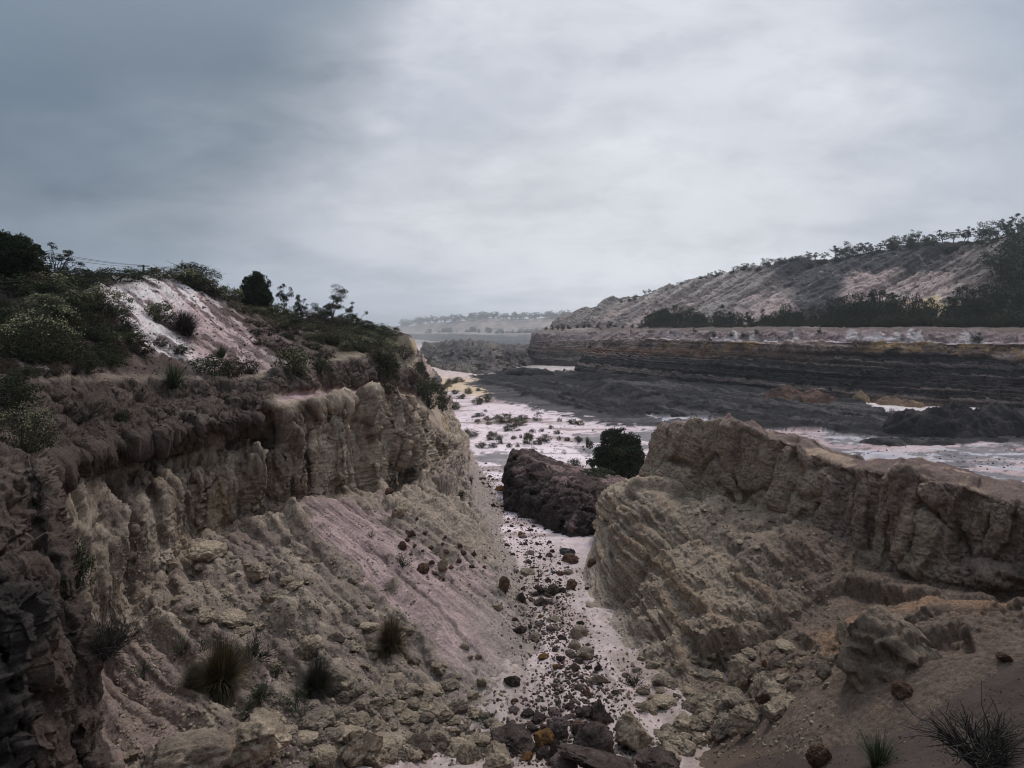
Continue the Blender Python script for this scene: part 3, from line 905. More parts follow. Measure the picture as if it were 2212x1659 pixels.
    col = lerp3(col, (.19, .16, .138), east * wall * 0.5)
    col *= (1 + 0.22 * fine + 0.10 * n2)[..., None]
    return grid_mesh('outcrop', P, col, M_NEAR, sign=sgn)


right_outcrop()

# ------------------------------------------------------------------ sand slope under the photographer (bottom right)
def sand_slope():
    rows = [
        [W(1360, 1680, 14.6), W(1400, 1700, 13.4), W(1380, 1850, 11), (1.0, 7.0, 4.6), (-0.5, 2.5, 6.5), (-3, -4, 7)],
        [W(1530, 1620, 15.0), W(1580, 1660, 13.2), W(1620, 1780, 10.6), (2.2, 6.2, 6.2), (0.6, 2.5, 9.2), (-1, -4, 9.6)],
        [W(1700, 1565, 14.0), W(1760, 1610, 12.2), W(1800, 1740, 9.6), (3.0, 5.6, 8.0), (1.2, 2.0, 10.8), (0, -4, 11.2)],
        [W(1860, 1505, 13.2), W(1930, 1560, 11.4), W(1980, 1700, 8.8), (3.8, 5.2, 9.0), (2.0, 1.6, 11.1), (1, -4, 11.4)],
        [W(2040, 1450, 12.2), W(2110, 1510, 10.5), W(2170, 1660, 8.2), (4.8, 5.0, 9.7), (3.4, 1.2, 11.3), (3, -4, 11.5)],
        [W(2215, 1385, 11.6), W(2300, 1460, 9.8), W(2400, 1600, 7.6), (6.2, 4.6, 10.1), (5.4, 1.0, 11.4), (6, -4, 11.6)],
        [W(2600, 1370, 10.6), W(2700, 1420, 9.0), W(2800, 1500, 7.0), (10, 4.0, 10.6), (10, 1.0, 11.5), (12, -4, 11.8)],
    ]
    P, s, t = loft(rows, 520, 420, (0.0, 0.0))
    n1 = fbm(P, 0.35, 4, 501)
    n2 = fbm(P, (1.2, 2.5, 1), 4, 505)
    P0 = P.copy()
    f1, f2, cid = worley(P, 3.2, 17)
    f = fbm(P, 1.5, 3, 509)
    lumps = np.clip(0.32 - f1, 0, 1) * (cid > 0.86) * sst(f, -0.2, 0.2) * (1 - sst(t, 0.4, 1.4) * 0.6)
    P[..., 2] += 0.14 * n1 + 0.03 * n2 + 0.35 * lumps + 0.02 * fbm(P0, 5, 3, 511)
    col = np.zeros(P.shape, f32) + np.asarray((.058, .047, .043), f32)
    col = lerp3(col, (.085, .063, .047), sst(n1 - 0.35 * (s - 2.0), -0.1, 0.4) * 0.7)
    col = lerp3(col, (.042, .034, .032), sst(fbm(P0, 0.8, 5, 515), 0.0, 0.35) * 0.7)
    col = lerp3(col, (.09, .07, .066), np.clip(lumps * 8, 0, 1) * 0.8)
    sgn = 1
    N = gnorm(P, 1)
    if N[..., 2].mean() < 0:
        sgn = -1
    return grid_mesh('sand_slope', P, col, M_SAND, sign=sgn)


sand_slope()

# ------------------------------------------------------------------ strata wall, bench and eroded hill across the pit
RIDGE_U = [1240, 1310, 1395, 1500, 1600, 1758, 1850, 2028, 2212, 2700]
RIDGE_V = [682, 653, 640, 612, 596, 562, 552, 530, 512, 440]
WC = [
    [(3300, 1000, 62), (3300, 820, 68), (3300, 746, 69), (3300, 744, 70), (3300, 708, 74), (3300, 692, 95), (3300, 668, 108), (3300, 470, 122), (3300, 330, 138)],
    [(2600, 920, 84), (2600, 785, 90), (2600, 745, 91), (2600, 742, 92.5), (2600, 712, 96), (2600, 700, 118), (2600, 680, 132), (2640, 560, 150), (2690, 0, 172)],
    [(2212, 892, 101), (2212, 773, 107), (2212, 744, 108), (2212, 741, 109.5), (2212, 714, 113), (2212, 704, 135), (2212, 690, 148), (2260, 600, 168), (2320, 0, 190)],
    [(2030, 880, 107), (2030, 766, 114), (2030, 743, 115), (2030, 741, 116.5), (2030, 714, 120), (2030, 705, 143), (2030, 696, 155), (2080, 610, 175), (2140, 0, 197)],
    [(1850, 868, 114), (1850, 760, 121), (1850, 742, 122), (1850, 740, 123.5), (1850, 714, 127), (1850, 706, 150), (1850, 701, 162), (1900, 622, 182), (1955, 0, 205)],
    [(1600, 840, 138), (1600, 757, 146), (1600, 738, 147), (1600, 736, 149), (1600, 714, 153), (1600, 706, 175), (1600, 702, 188), (1640, 640, 210), (1690, 0, 232)],
    [(1400, 820, 162), (1400, 750, 171), (1400, 733, 172), (1400, 731, 174), (1400, 715, 178), (1400, 707, 200), (1400, 703, 214), (1425, 670, 238), (1460, 0, 262)],
    [(1238, 806, 186), (1268, 752, 192), (1278, 735, 193), (1282, 733, 194), (1300, 716, 198), (1310, 708, 220), (1300, 704, 240), (1310, 680, 262), (1325, 0, 285)],
    [(1264, 798, 207), (1280, 750, 212), (1285, 735, 213), (1287, 733, 214), (1295, 716, 218), (1280, 709, 245), (1262, 706, 265), (1272, 690, 280), (1285, 0, 300)],
    [(1165, 793, 222), (1165, 752, 226), (1165, 738, 227), (1165, 736, 228), (1162, 720, 232), (1180, 711, 260), (1205, 708, 285), (1220, 697, 300), (1240, 0, 318)],
    [(1142, 781, 250), (1145, 750, 254), (1150, 738, 255), (1152, 736, 257), (1157, 719, 262), (1180, 711, 290), (1196, 708, 315), (1208, 697, 330), (1222, 687, 350)],
    [(1190, 760, 320), (1192, 745, 324), (1194, 736, 325), (1196, 734, 327), (1205, 719, 332), (1220, 712, 360), (1230, 709, 385), (1240, 702, 400), (1250, 694, 420)],
]


def pit_wall():
    C = []
    for r in WC:
        r = [list(p) for p in r]
        if r[8][1] == 0:
            r[8][1] = float(np.interp(r[8][0], RIDGE_U, RIDGE_V))
        w = [W(*p) for p in r]
        a = w[0]
        w = [(a[0] - 1.5, a[1] - 2.5, -2.5)] + w
        e = w[-1]
        w.append((e[0] + 6, e[1] + 14, e[2] - 0.6))
        w.append((e[0] + 60, e[1] + 90, max(14.0, e[2] - 8)))
        C.append(w)
    P, s, t = loft(C, 1150, 620, (0.15, 0.5), (8, 400))
    N = gnorm(P, 1)
    sgn = 1
    if (N * (np.array([0, 0, CZ + 30], f32) - P)).sum(-1).mean() < 0:
        N = -N; sgn = -1
    P0 = P.copy()
    uv = UV(P)
    D = P[..., 1]
    k = D / 120.0
    wallm = sst(t, 0.9, 1.1) * (1 - sst(t, 2.95, 3.05))
    scree = sst(t, 3.95, 4.1) * (1 - sst(t, 4.9, 5.05))
    bench = sst(t, 4.95, 5.1) * (1 - sst(t, 6.7, 7.1))
    hill = sst(t, 6.8, 7.2)
    n1 = fbm(P, 0.06, 4, 601)
    n2 = fbm(P, 0.3, 4, 605)
    # level cuts in the dark face with small steps
    lev = P[..., 2] + 0.010 * P[..., 0] + 0.35 * n1 + 0.18 * n2
    cut = fbm(np.stack([P[..., 0] * 0.012, P[..., 1] * 0.012, lev * 1.3], -1).astype(f32), 1.0, 5, 611)
    rid = fbm(P, (0.35, 0.35, 0.06), 4, 615, ridged=True)
    disp = wallm * (0.7 * n1 + 0.7 * cut + 0.25 * rid)
    L = np.cumsum(np.concatenate([np.zeros((1, P.shape[1])), np.linalg.norm(np.diff(P0[..., :2], axis=0), axis=-1)], 0), 0).mean(1).astype(f32)
    q = np.stack([np.repeat(L[:, None], P.shape[1], 1), t * 6.0, np.zeros_like(t)], -1).astype(f32)
    q[..., 0] += 2.2 * n1 + 0.8 * n2 + 13.0 * np.clip(t - 7, 0, 2.2)
    fans = fbm(q, (0.16, 0.05, 1), 3, 621, ridged=True)
    disp += scree * (0.45 * (fans - 0.3) + 0.2 * rid)
    r1 = fbm(q, (0.085, 0.03, 1), 3, 631, ridged=True)
    r2 = fbm(q, (0.27, 0.06, 1), 4, 635, ridged=True)
    r3 = fbm(q, (0.9, 0.12, 1), 3, 637, ridged=True)
    disp += hill * (1 - sst(t, 9.0, 9.2) * 0.8) * (3.0 * (r1 - 0.2) + 1.2 * (r2 - 0.2) + 0.35 * r3 + 1.0 * n1)
    disp += bench * (0.4 * n1 + 0.2 * n2)
    edge = sst(t, 0.3, 1.0) * (1 - sst(t, 10.2, 11))
    P = P + N * (disp * edge)[..., None]
    N = gnorm(P, sgn)
    P = P + N * ((0.22 * facet(P + 0.5 * n2[..., None], (0.35, 0.35, 0.25), 31) + 0.2 * facet(P, 0.9, 32)) * (1 - bench * 0.6) * edge)[..., None]
    fine = fbm(P, 1.2, 4, 641)
    P = P + N * ((0.12 * fine + 0.05 * fbm(P, 3.1, 3, 645)) * (1 - sst(t, 10, 11)))[..., None]
    # material: coal seams with thin pale partings, ochre cap, pale scree, bench, hill
    seam = fbm(np.stack([P0[..., 0] * 0.010, P0[..., 1] * 0.010, lev * 2.3], -1).astype(f32), 1.0, 5, 651)
    seam2 = fbm(np.stack([P0[..., 0] * 0.03, P0[..., 1] * 0.03, lev * 4.5], -1).astype(f32), 1.0, 3, 655)
    col = np.zeros(P.shape, f32) + np.asarray((.055, .053, .058), f32)
    col = lerp3(col, (.135, .115, .108), sst(seam, 0.05, 0.16) * 0.75)
    col = lerp3(col, (.26, .215, .20), sst(seam2, 0.16, 0.26) * 0.65)
    col = lerp3(col, (.016, .016, .018), sst(-seam, 0.04, 0.14) * 0.9)
    lowt = 1 - sst(t + 0.12 * n1, 1.0, 1.25)
    col = lerp3(col, (.20, .155, .12), lowt * sst(s, 2.2, 3.2) * (1 - sst(s, 4.2, 4.8)) * 0.75)
    # upper dark face is redder on the left
    orng = sst(t + 0.18 * n2 + 0.1 * n1, 1.62, 1.85) * (1 - sst(t, 2.05, 2.2)) * sst(s, 3.8, 5.6)
    col = lerp3(col, (.28, .17, .11), orng * (0.45 + 0.4 * sst(seam2, -0.1, 0.3)))
    yel = sst(t + 0.15 * n2, 1.92, 2.08) * (1 - sst(t, 2.95, 3.1))
    yc = np.zeros(P.shape, f32) + np.asarray((.30, .215, .125), f32)
    yc = lerp3(yc, (.28, .225, .21), sst(fbm(P0, 0.15, 4, 661) + 0.12 * (s - 4.5), -0.15, 0.1))
    yc = lerp3(yc, (.42, .40, .36), sst(fbm(P0, (0.5, 0.5, 0.05), 4, 665), 0.05, 0.35) * (1 - sst(s, 2.6, 4.0)))
    yc = lerp3(yc, (.11, .085, .08), sst(fbm(P0, (0.35, 0.35, 0.3), 4, 667), 0.0, 0.2) * 0.85)
    col = lerp3(col, yc, yel)
    scc = np.zeros(P.shape, f32) + np.asarray((.24, .20, .205), f32)
    scc = lerp3(scc, (.30, .25, .255), sst(n2, -0.1, 0.4))
    whitef = sst(fans + 0.7 * (4.75 - t) + 0.3 * n2, 0.55, 0.85) * sst(s + n1, 1.2, 1.9) * (1 - sst(s + n1, 5.2, 5.9))
    scc = lerp3(scc, (.46, .44, .47), whitef)
    scc = lerp3(scc, (.10, .08, .085), sst(t + 0.12 * n2, 4.78, 4.95) * 0.7)
    col = lerp3(col, scc, sst(t, 3.02, 3.2))
    bn = np.zeros(P.shape, f32) + np.asarray((.115, .10, .092), f32)
    bn = lerp3(bn, (.26, .23, .225), sst(fbm(P0, 0.08, 4, 671) + 0.1 * (s - 7), 0.05, 0.35) * 0.8)
    col = lerp3(col, bn, bench)
    # hill
    uvh = uv + np.stack([n1 * 22 + n2 * 12, n1 * 14 + n2 * 8], -1)
    hc = np.zeros(P.shape, f32) + np.asarray((.145, .13, .128), f32)
    pale = sst(fbm(q, (0.13, 0.035, 1), 4, 681) + 0.25 * (r1 - 0.2), -0.12, 0.3)
    leftz = 1 - sst(uv[..., 0] + 60 * n1, 1700, 1800)
    hc = lerp3(hc, (.46, .43, .42), pale * leftz * 0.9)
    hc = lerp3(hc, (.44, .375, .365), leftz * sst(uvh[..., 1], 640, 690) * sst(fbm(q, (0.1, 0.03, 1), 3, 683), -0.1, 0.3) * 0.8)
    hc = lerp3(hc, (.13, .125, .13), leftz * sst(fbm(q, (0.07, 0.05, 1), 4, 685), 0.05, 0.35) * 0.8)
    dk = poly(uvh, [(1640, 575), (1758, 558), (2040, 515), (2110, 525), (1992, 600), (1866, 608), (1800, 660), (1754, 700), (1700, 700), (1715, 626)], 14)
    hc = lerp3(hc, (.062, .063, .073), dk * 0.97)
    prl = poly(uvh, [(1820, 645), (1860, 605), (1990, 598), (2070, 600), (2060, 660), (1960, 690), (1800, 690)], 12)
    hc = lerp3(hc, (.44, .37, .365), prl * sst(r2 + 0.5 * r1, -0.1, 0.5) * 0.95)
    yl = poly(uvh + np.stack([np.zeros_like(r1), -34 * r2], -1), [(1770, 700), (1805, 672), (1850, 646), (1930, 656), (1990, 650), (2015, 632), (2050, 660), (2080, 648), (2090, 700), (2040, 712), (1800, 712)], 7)
    hc = lerp3(hc, (.58, .50, .32), yl * 0.95)
    crk = poly(uvh, [(1560, 690), (1590, 655), (1650, 640), (1700, 650), (1730, 690), (1700, 702), (1560, 702)], 9)
    hc = lerp3(hc, (.42, .35, .35), crk * sst(r2, -0.1, 0.4) * 0.9)
    hc = lerp3(hc, (.07, .066, .07), sst(-r2 - 0.5 * r1, -0.15, 0.35) * 0.6)
    hc = lerp3(hc, (.34, .32, .315), sst(fbm(q, (0.12, 0.05, 1), 5, 689), 0.05, 0.25) * (1 - dk) * 0.55)
    hc = lerp3(hc, (.22, .21, .21), sst(s, 6.6, 7.2) * 0.8)
    hc = lerp3(hc, (.31, .28, .27), sst(s, 6.6, 7.2) * sst(r2, 0.0, 0.5) * 0.6)
    hc = lerp3(hc, (.30, .29, .30), sst(fbm(P0, 0.55, 5, 691), 0.33, 0.5) * 0.55)
    hc = lerp3(hc, (.05, .05, .04), sst(t, 8.95, 9.12))
    col = lerp3(col, hc, hill)
    col *= (1 + 0.25 * fine + 0.16 * n2)[..., None]
    col = lerp3(col, (.20, .19, .19), sst(s, 8.0, 8.3) * 0.35)  # second wall greyed, extra haze put into its colour
    return grid_mesh('pit_wall', P, col, M_MID, sign=sgn)


pit_wall()


def far_rim():
    F = [
        [(500, 724, 900), (500, 717, 905), (500, 716, 915), (500, 713, 950), (500, 706, 980)],
        [(760, 727, 820), (760, 719, 825), (760, 718, 840), (770, 714, 900), (780, 706, 930)],
        [(868, 731, 700), (868, 721, 705), (868, 720, 715), (872, 716, 770), (878, 706, 800)],
        [(925, 736, 600), (925, 722, 604), (925, 720, 615), (925, 716, 680), (925, 700, 720)],
        [(985, 741, 510), (985, 722, 515), (985, 720, 530), (985, 717, 600), (985, 696, 640)],
        [(1050, 745, 470), (1050, 724, 475), (1050, 722, 490), (1050, 716, 560), (1050, 690, 600)],
        [(1130, 747, 445), (1130, 726, 450), (1130, 723, 465), (1130, 715, 540), (1130, 691, 580)],
        [(1230, 750, 430), (1230, 724, 435), (1230, 720, 450), (1230, 711, 520), (1230, 687, 560)],
        [(1400, 752, 420), (1400, 724, 425), (1400, 718, 440), (1400, 708, 510), (1400, 680, 545)],
        [(1700, 755, 400), (1700, 724, 405), (1700, 718, 420), (1700, 700, 490), (1700, 676, 530)],
    ]
    C = []
    for r in F:
        w = [W(p[0], p[1], p[2] * 3.2) for p in r]
        a = w[0]
        w = [(a[0], a[1] - 6, a[2] - 5)] + w
        e = w[-1]
        w.append((e[0], e[1] + 60, e[2] + 1))
        w.append((e[0] * 1.03, 3300, e[2] + 2))
        C.append(w)
    P, s, t = loft(C, 500, 200, (0.2, 0.6), (6, 200))
    N = gnorm(P, 1)
    sgn = 1
    if (N * (np.array([0, 0, CZ + 60], f32) - P)).sum(-1).mean() < 0:
        N = -N; sgn = -1
    n1 = fbm(P, 0.010, 4, 701)
    n2 = fbm(P, 0.05, 4, 705)
    rid = fbm(P, (0.03, 0.03, 0.01), 4, 709, ridged=True)
    ed = sst(t, 0.6, 1) * (1 - sst(t, 5.2, 6))
    P = P + N * ((4 * n1 + 3 * (rid - 0.2) + 1.0 * n2) * ed)[..., None]
    lev = fbm(np.stack([P[..., 0] * .004, P[..., 1] * .004, P[..., 2] * 0.25], -1).astype(f32), 1.0, 4, 711)
    col = np.zeros(P.shape, f32) + np.asarray((.18, .165, .16), f32)
    col = lerp3(col, (.07, .07, .075), sst(lev, 0, 0.2) * (1 - sst(t, 2.9, 3.1)) * 0.9)
    col = lerp3(col, (.33, .27, .25), sst(t, 3.9, 4.2) * sst(rid, 0, 0.5) * 0.8)
    col = lerp3(col, (.15, .13, .13), sst(t, 3.9, 4.2) * sst(n2, 0.1, 0.4) * 0.7)
    col = lerp3(col, (.30, .27, .25), sst(t, 2.9, 3.1) * (1 - sst(t, 3.3, 3.8)) * 0.7)
    col = lerp3(col, (.06, .065, .045), sst(t, 4.98, 5.1))
    return grid_mesh('far_cliff', P, col, M_FAR, sign=sgn)


far_rim()


def tag(o, label=None, cat=None, group=None, kind=None):
    if label: o['label'] = label
    if cat: o['category'] = cat
    if group: o['group'] = group
    if kind: o['kind'] = kind
    return o


def spoil():
    S = [
        [(893, 776, 262), (898, 770, 270), (908, 762, 280), (912, 750, 320), (912, 746, 400)],
        [(942, 794, 208), (948, 776, 222), (958, 759, 236), (962, 743, 330), (962, 744, 420)],
        [(998, 803, 188), (1003, 782, 202), (1008, 757, 218), (1000, 741, 320), (1000, 743, 420)],
        [(1060, 809, 179), (1062, 784, 192), (1065, 757, 208), (1050, 744, 320), (1050, 745, 420)],
        [(1105, 798, 201), (1110, 780, 210), (1115, 755, 222), (1100, 751, 300), (1100, 752, 360)],
        [(1150, 788, 224), (1150, 772, 232), (1155, 752, 242), (1140, 753, 290), (1140, 755, 330)],
        [(1190, 780, 244), (1188, 771, 250), (1185, 760, 258), (1172, 759, 290), (1172, 759, 320)],
    ]
    C = []
    for r in S:
        w = [W(*p) for p in r]
        a, e = w[0], w[-1]
        C.append([(a[0], a[1] - 3, -2.0)] + w + [(e[0], e[1] + 20, -2.0)])
    P, s, t = loft(C, 420, 320, (0.1, 0.5), (6, 200))
    N = gnorm(P, 1)
    sgn = 1
    if N[..., 2].mean() < 0:
        N = -N; sgn = -1
    face = 1 - sst(t, 2.9, 3.2)
    n1 = fbm(P, 0.08, 4, 801)
    rill = fbm(np.stack([P[..., 0] + 2.5 * n1, t * 1.5, 0 * t], -1).astype(f32), (0.42, 0.4, 1), 4, 805, ridged=True)
    f1, f2, cid = worley(P, 0.16, 21)
    lump = np.clip(0.6 - f1, 0, 1)
    P = P + N * ((0.6 * n1 + face * 0.8 * rill + (1 - face) * 5.0 * lump * cid + 0.4 * fbm(P, 0.9, 3, 809) + 0.4 * facet(P, 0.4, 45)) * sst(t, 0.3, 1.2))[..., None]
    col = np.zeros(P.shape, f32) + np.asarray((.095, .092, .095), f32)
    col = lerp3(col, (.17, .155, .14), sst(n1 + 0.4 * rill, 0.1, 0.5) * 0.7)
    col = lerp3(col, (.055, .055, .06), sst(-rill, -0.2, 0.3) * 0.6)
    o = grid_mesh('spoil_heap', P, col, M_MID, sign=sgn, kind=None)
    tag(o, 'huge grey furrowed spoil heap with lumpy top in the hazy middle of the pit', 'spoil heap', 'spoil heaps on the pit floor')


spoil()


def heap(label, u0, v0, u1, v1, h, colr, colr2, seed, depth=0.6, peaks=3, jag=0.35, mat=None, cat='spoil heap', tilt=0.0):
    """irregular dumped heap whose foot runs between two photo positions on the floor"""
    d0, d1 = 13 * FPX / (v0 * S_UV - HY), 13 * FPX / (v1 * S_UV - HY)
    A, B = np.array(W(u0, v0, d0)), np.array(W(u1, v1, d1))
    mid = (A + B) / 2
    ax = (B - A)[:2]
    L = np.linalg.norm(ax)
    ax = ax / L
    ay = np.array([-ax[1], ax[0]])
    if ay[1] < 0: ay = -ay
    Wd = L * depth
    na, nb = 150, 90
    a = np.linspace(-1, 1, na)[:, None] * np.ones((1, nb))
    b = np.linspace(-1, 1, nb)[None] * np.ones((na, 1))
    X = mid[0] + ax[0] * a * L / 2 + ay[0] * (b + 0.8) * Wd / 2
    Y = mid[1] + ax[1] * a * L / 2 + ay[1] * (b + 0.8) * Wd / 2
    P = np.stack([X, Y, 0 * X], -1).astype(f32)
    r = np.random.default_rng(seed)
    k = 8.0 / L
    wob = fbm(P, k * 0.6, 4, seed)
    rr = np.sqrt(a * a + b * b) + 0.25 * wob
    z = np.zeros_like(X)
    for i in range(peaks):
        ca = -0.6 + 1.2 * (i + 0.5) / peaks + r.uniform(-.1, .1)
        cb = r.uniform(-.25, .25)
        hh = r.uniform(0.6, 1.0) * (1 + tilt * ca)
        rad = 1.1 / peaks + 0.35
        z = np.maximum(z, hh * np.clip(1 - np.sqrt((a - ca) ** 2 + ((b - cb) * 0.9) ** 2) / rad, 0, 1))
    z = z ** 0.9 * h * (1 + 0.25 * wob)
    rid = fbm(P, k * 1.6, 4, seed + 4, ridged=True)
    z = z + h * jag * 0.5 * rid * sst(z / h, 0.02, 0.35) + 0.04 * h * fbm(P, k * 6, 3, seed + 7)
    z = z * (1 - sst(rr, 0.75, 1.0)) - 0.5 * sst(rr, 0.7, 1.05) + 0.05
    P[..., 2] = z
    col = np.zeros(P.shape, f32) + np.asarray(colr, f32)
    col = lerp3(col, colr2, sst(fbm(P, k * 1.3, 4, seed + 9) + 0.3 * rid, 0.0, 0.45))
    N = gnorm(P, 1)
    sgn = 1 if N[..., 2].mean() > 0 else -1
    o = grid_mesh('spoil_heap', P, col, mat or M_MID, sign=sgn, kind=None)
    return tag(o, label, cat, 'spoil heaps on the pit floor')


heap('low black coal mound in front of the grey spoil heap, smooth rounded top', 1075, 813, 1205, 815, 2.6, COAL, (.03, .03, .033), 31, 0.55, 2, 0.12)
heap('long black coal ridge lying along the foot of the strata wall', 1180, 822, 1480, 838, 2.2, COAL, (.022, .022, .025), 32, 0.35, 5, 0.35)
heap('rough grey-black coal heap with a pale sandy streak, middle of the pit', 1190, 846, 1400, 896, 2.6, (.022, .022, .025), (.06, .058, .062), 33, 0.55, 5, 0.7)
heap('long brown earth heap on the black coal flow below the wall', 1625, 862, 1800, 880, 2.8, (.13, .085, .065), (.055, .042, .04), 34, 0.45, 2, 0.3, tilt=-0.6)
heap('small pointed yellow sand cone at the foot of the strata wall', 1838, 872, 1885, 874, 1.9, (.33, .26, .17), (.22, .17, .12), 35, 0.9, 1, 0.25)
heap('low ochre rubble apron beside the small yellow cone', 1880, 876, 2010, 884, 1.5, (.27, .20, .14), (.15, .12, .10), 36, 0.4, 4, 0.5)
heap('big lumpy black coal heap at the right edge behind the white sand', 1930, 952, 2330, 948, 3.6, (.024, .024, .027), (.05, .049, .052), 37, 0.55, 6, 0.6)
heap('flat black coal bank stretching in front of the big lumpy heap', 1860, 966, 2120, 966, 0.7, (.03, .03, .033), (.07, .07, .075), 38, 0.4, 6, 0.8)


def dark_block():
    """dark slumped block of soil standing in the gully mouth"""
    B = [
        [W(1096, 1022, 52), W(1100, 1010, 53), W(1118, 985, 54), W(1135, 972, 55), W(1160, 985, 57), W(1180, 1000, 58)],
        [W(1094, 1040, 47), W(1098, 1010, 48), W(1115, 980, 49), W(1150, 985, 51), W(1215, 1000, 54), W(1235, 1010, 55)],
        [W(1130, 1085, 42), W(1130, 1045, 43), W(1150, 1005, 45), W(1190, 1010, 47), W(1290, 1030, 51), W(1300, 1038, 52)],
        [W(1175, 1125, 38.6), W(1180, 1085, 39.5), W(1200, 1035, 41.5), W(1250, 1025, 44), W(1335, 1034, 48), W(1350, 1045, 49)],
        [W(1215, 1152, 36.6), W(1215, 1115, 37.2), W(1235, 1060, 39), W(1290, 1035, 42), W(1370, 1045, 46), W(1390, 1060, 47)],
        [W(1310, 1150, 36.8), W(1310, 1115, 37.5), W(1310, 1070, 39), W(1340, 1045, 42), W(1390, 1060, 45), W(1400, 1075, 46)],
    ]
    C = []
    for r in B:
        a, e = r[0], r[-1]
        C.append([(a[0] - 0.2, a[1] - 0.3, a[2] - 1.5)] + [tuple(p) for p in r] + [(e[0], e[1], -1.2)])
    P, s, t = loft(C, 320, 300, (0.1, 0.4))
    N = gnorm(P, 1)
    sgn = 1
    if (N * (np.array([0, 0, CZ], f32) - P)).sum(-1).mean() < 0:
        N = -N; sgn = -1
    P0 = P.copy()
    n1 = fbm(P, 0.5, 4, 901)
    f1, f2, cid = worley(P + 0.3 * n1[..., None], (0.8, 0.8, 0.4), 23)
    g1, g2, gid = worley(P, 1.8, 25)
    face = 1 - sst(t, 2.8, 3.6)
    P = P + N * ((0.55 * n1 + 0.45 * (cid - 0.5) - 0.2 * (1 - sst(f2 - f1, 0, .1)) + 0.3 * np.clip(.5 - g1, 0, 1) * gid) * (0.35 + 0.65 * face))[..., None]
    N = gnorm(P, sgn)
    fine = fbm(P, 3.2, 4, 905)
    P = P + N * (0.16 * fine + 0.3 * facet(P + 0.1 * n1[..., None], 1.4, 41) + 0.25 * facet(P, 4.0, 42))[..., None]
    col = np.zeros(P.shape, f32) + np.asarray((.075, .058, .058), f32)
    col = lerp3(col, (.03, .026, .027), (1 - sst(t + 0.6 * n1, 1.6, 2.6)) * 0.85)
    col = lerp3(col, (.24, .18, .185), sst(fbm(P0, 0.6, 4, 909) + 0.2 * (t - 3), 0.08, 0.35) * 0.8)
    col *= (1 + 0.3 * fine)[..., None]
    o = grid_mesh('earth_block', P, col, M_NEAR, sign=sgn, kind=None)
    tag(o, 'huge dark purple-brown block of slumped earth in the gully mouth beside the round tree', 'earth block')


dark_block()

# lake at the far end of the pit
def lake():
    m = bpy.data.materials.new('still_water')
    m.use_nodes = True
    b = m.node_tree.nodes['Principled BSDF']
    b.inputs['Base Color'].default_value = (.10, .12, .13, 1)
    b.inputs['Roughness'].default_value = 0.12
    V = []
    pts = [(1052, 752.0), (1075, 753.2), (1110, 753.5), (1140, 752.5), (1150, 749.5), (1125, 747.6), (1090, 747.4), (1060, 748.4)]
    for u, v in pts:
        d = 480.0
        for _ in range(40):
            d = .5 * d + .5 * (12.6 - zf(d)) * FPX / (v * S_UV - HY)
        V.append(W(u, v, d))
    V = np.array(V, f32)
    me = raw_mesh('lake', V, np.arange(len(V)), [0], [len(V)], False)
    me.materials.append(m)
    o = bpy.data.objects.new('lake', me)
    COLL.objects.link(o)
    o['kind'] = 'structure'


lake()

# ------------------------------------------------------------------ damp air over the pit
def haze():
    x0, x1, y0, y1, z0, z1 = -3200, 3200, -300, 3500, -40.0, 66.0
    V = np.array([(x, y, z) for x in (x0, x1) for y in (y0, y1) for z in (z0, z1)], f32)
    F = [0, 1, 3, 2, 4, 6, 7, 5, 0, 4, 5, 1, 2, 3, 7, 6, 0, 2, 6, 4, 1, 5, 7, 3]
    me = raw_mesh('haze', V, F, np.arange(6) * 4, np.full(6, 4), False)
    m = bpy.data.materials.new('damp_air')
    m.use_nodes = True
    m.node_tree.nodes.clear()
    out = m.node_tree.nodes.new('ShaderNodeOutputMaterial')
    pv = m.node_tree.nodes.new('ShaderNodeVolumePrincipled')
    pv.inputs['Color'].default_value = (.93, .97, 1.0, 1)
    pv.inputs['Density'].default_value = 0.00032
    pv.inputs['Anisotropy'].default_value = 0.7
    m.node_tree.links.new(pv.outputs[0], out.inputs['Volume'])
    me.materials.append(m)
    o = bpy.data.objects.new('haze', me)
    COLL.objects.link(o)
    o['kind'] = 'stuff'


haze()

# ------------------------------------------------------------------ standing things on the terrain
CAM = Vector((0, 0, CZ))
BVH = {}


def make_bvh():
    for name, P in TERRAIN_PTS:
        ns, nt = P.shape[:2]
        idx = np.arange(ns * nt).reshape(ns, nt)
        q = np.stack([idx[:-1, :-1], idx[1:, :-1], idx[1:, 1:], idx[:-1, 1:]], -1).reshape(-1, 4)
        BVH.setdefault(name, []).append(BVHTree.FromPolygons(P.reshape(-1, 3).tolist(), q.tolist()))


make_bvh()


def at(u, v, names=None):
    """first terrain point seen at a photo position"""
    d = Vector(W(u, v, 1.0)) - CAM
    d.normalize()
    best = None
    for nm, trees in BVH.items():
        if names and nm not in names:
            continue
        for tr in trees:
            h = tr.ray_cast(CAM, d)
            if h[0] is not None and (best is None or h[3] < best[1]):
                best = (h[0], h[3], h[1], nm)
    return best


def drop(x, y, names=None, z0=120):
    best = None
    for nm, trees in BVH.items():
        if names and nm not in names:
            continue
        for tr in trees:
            h = tr.ray_cast(Vector((x, y, z0)), Vector((0, 0, -1)))
            if h[0] is not None and (best is None or h[0].z > best.z):
                best = h[0]
    return best


def upx(n, d):
    """length at distance d that spans n photo units"""
    return n * S_UV / FPX * d


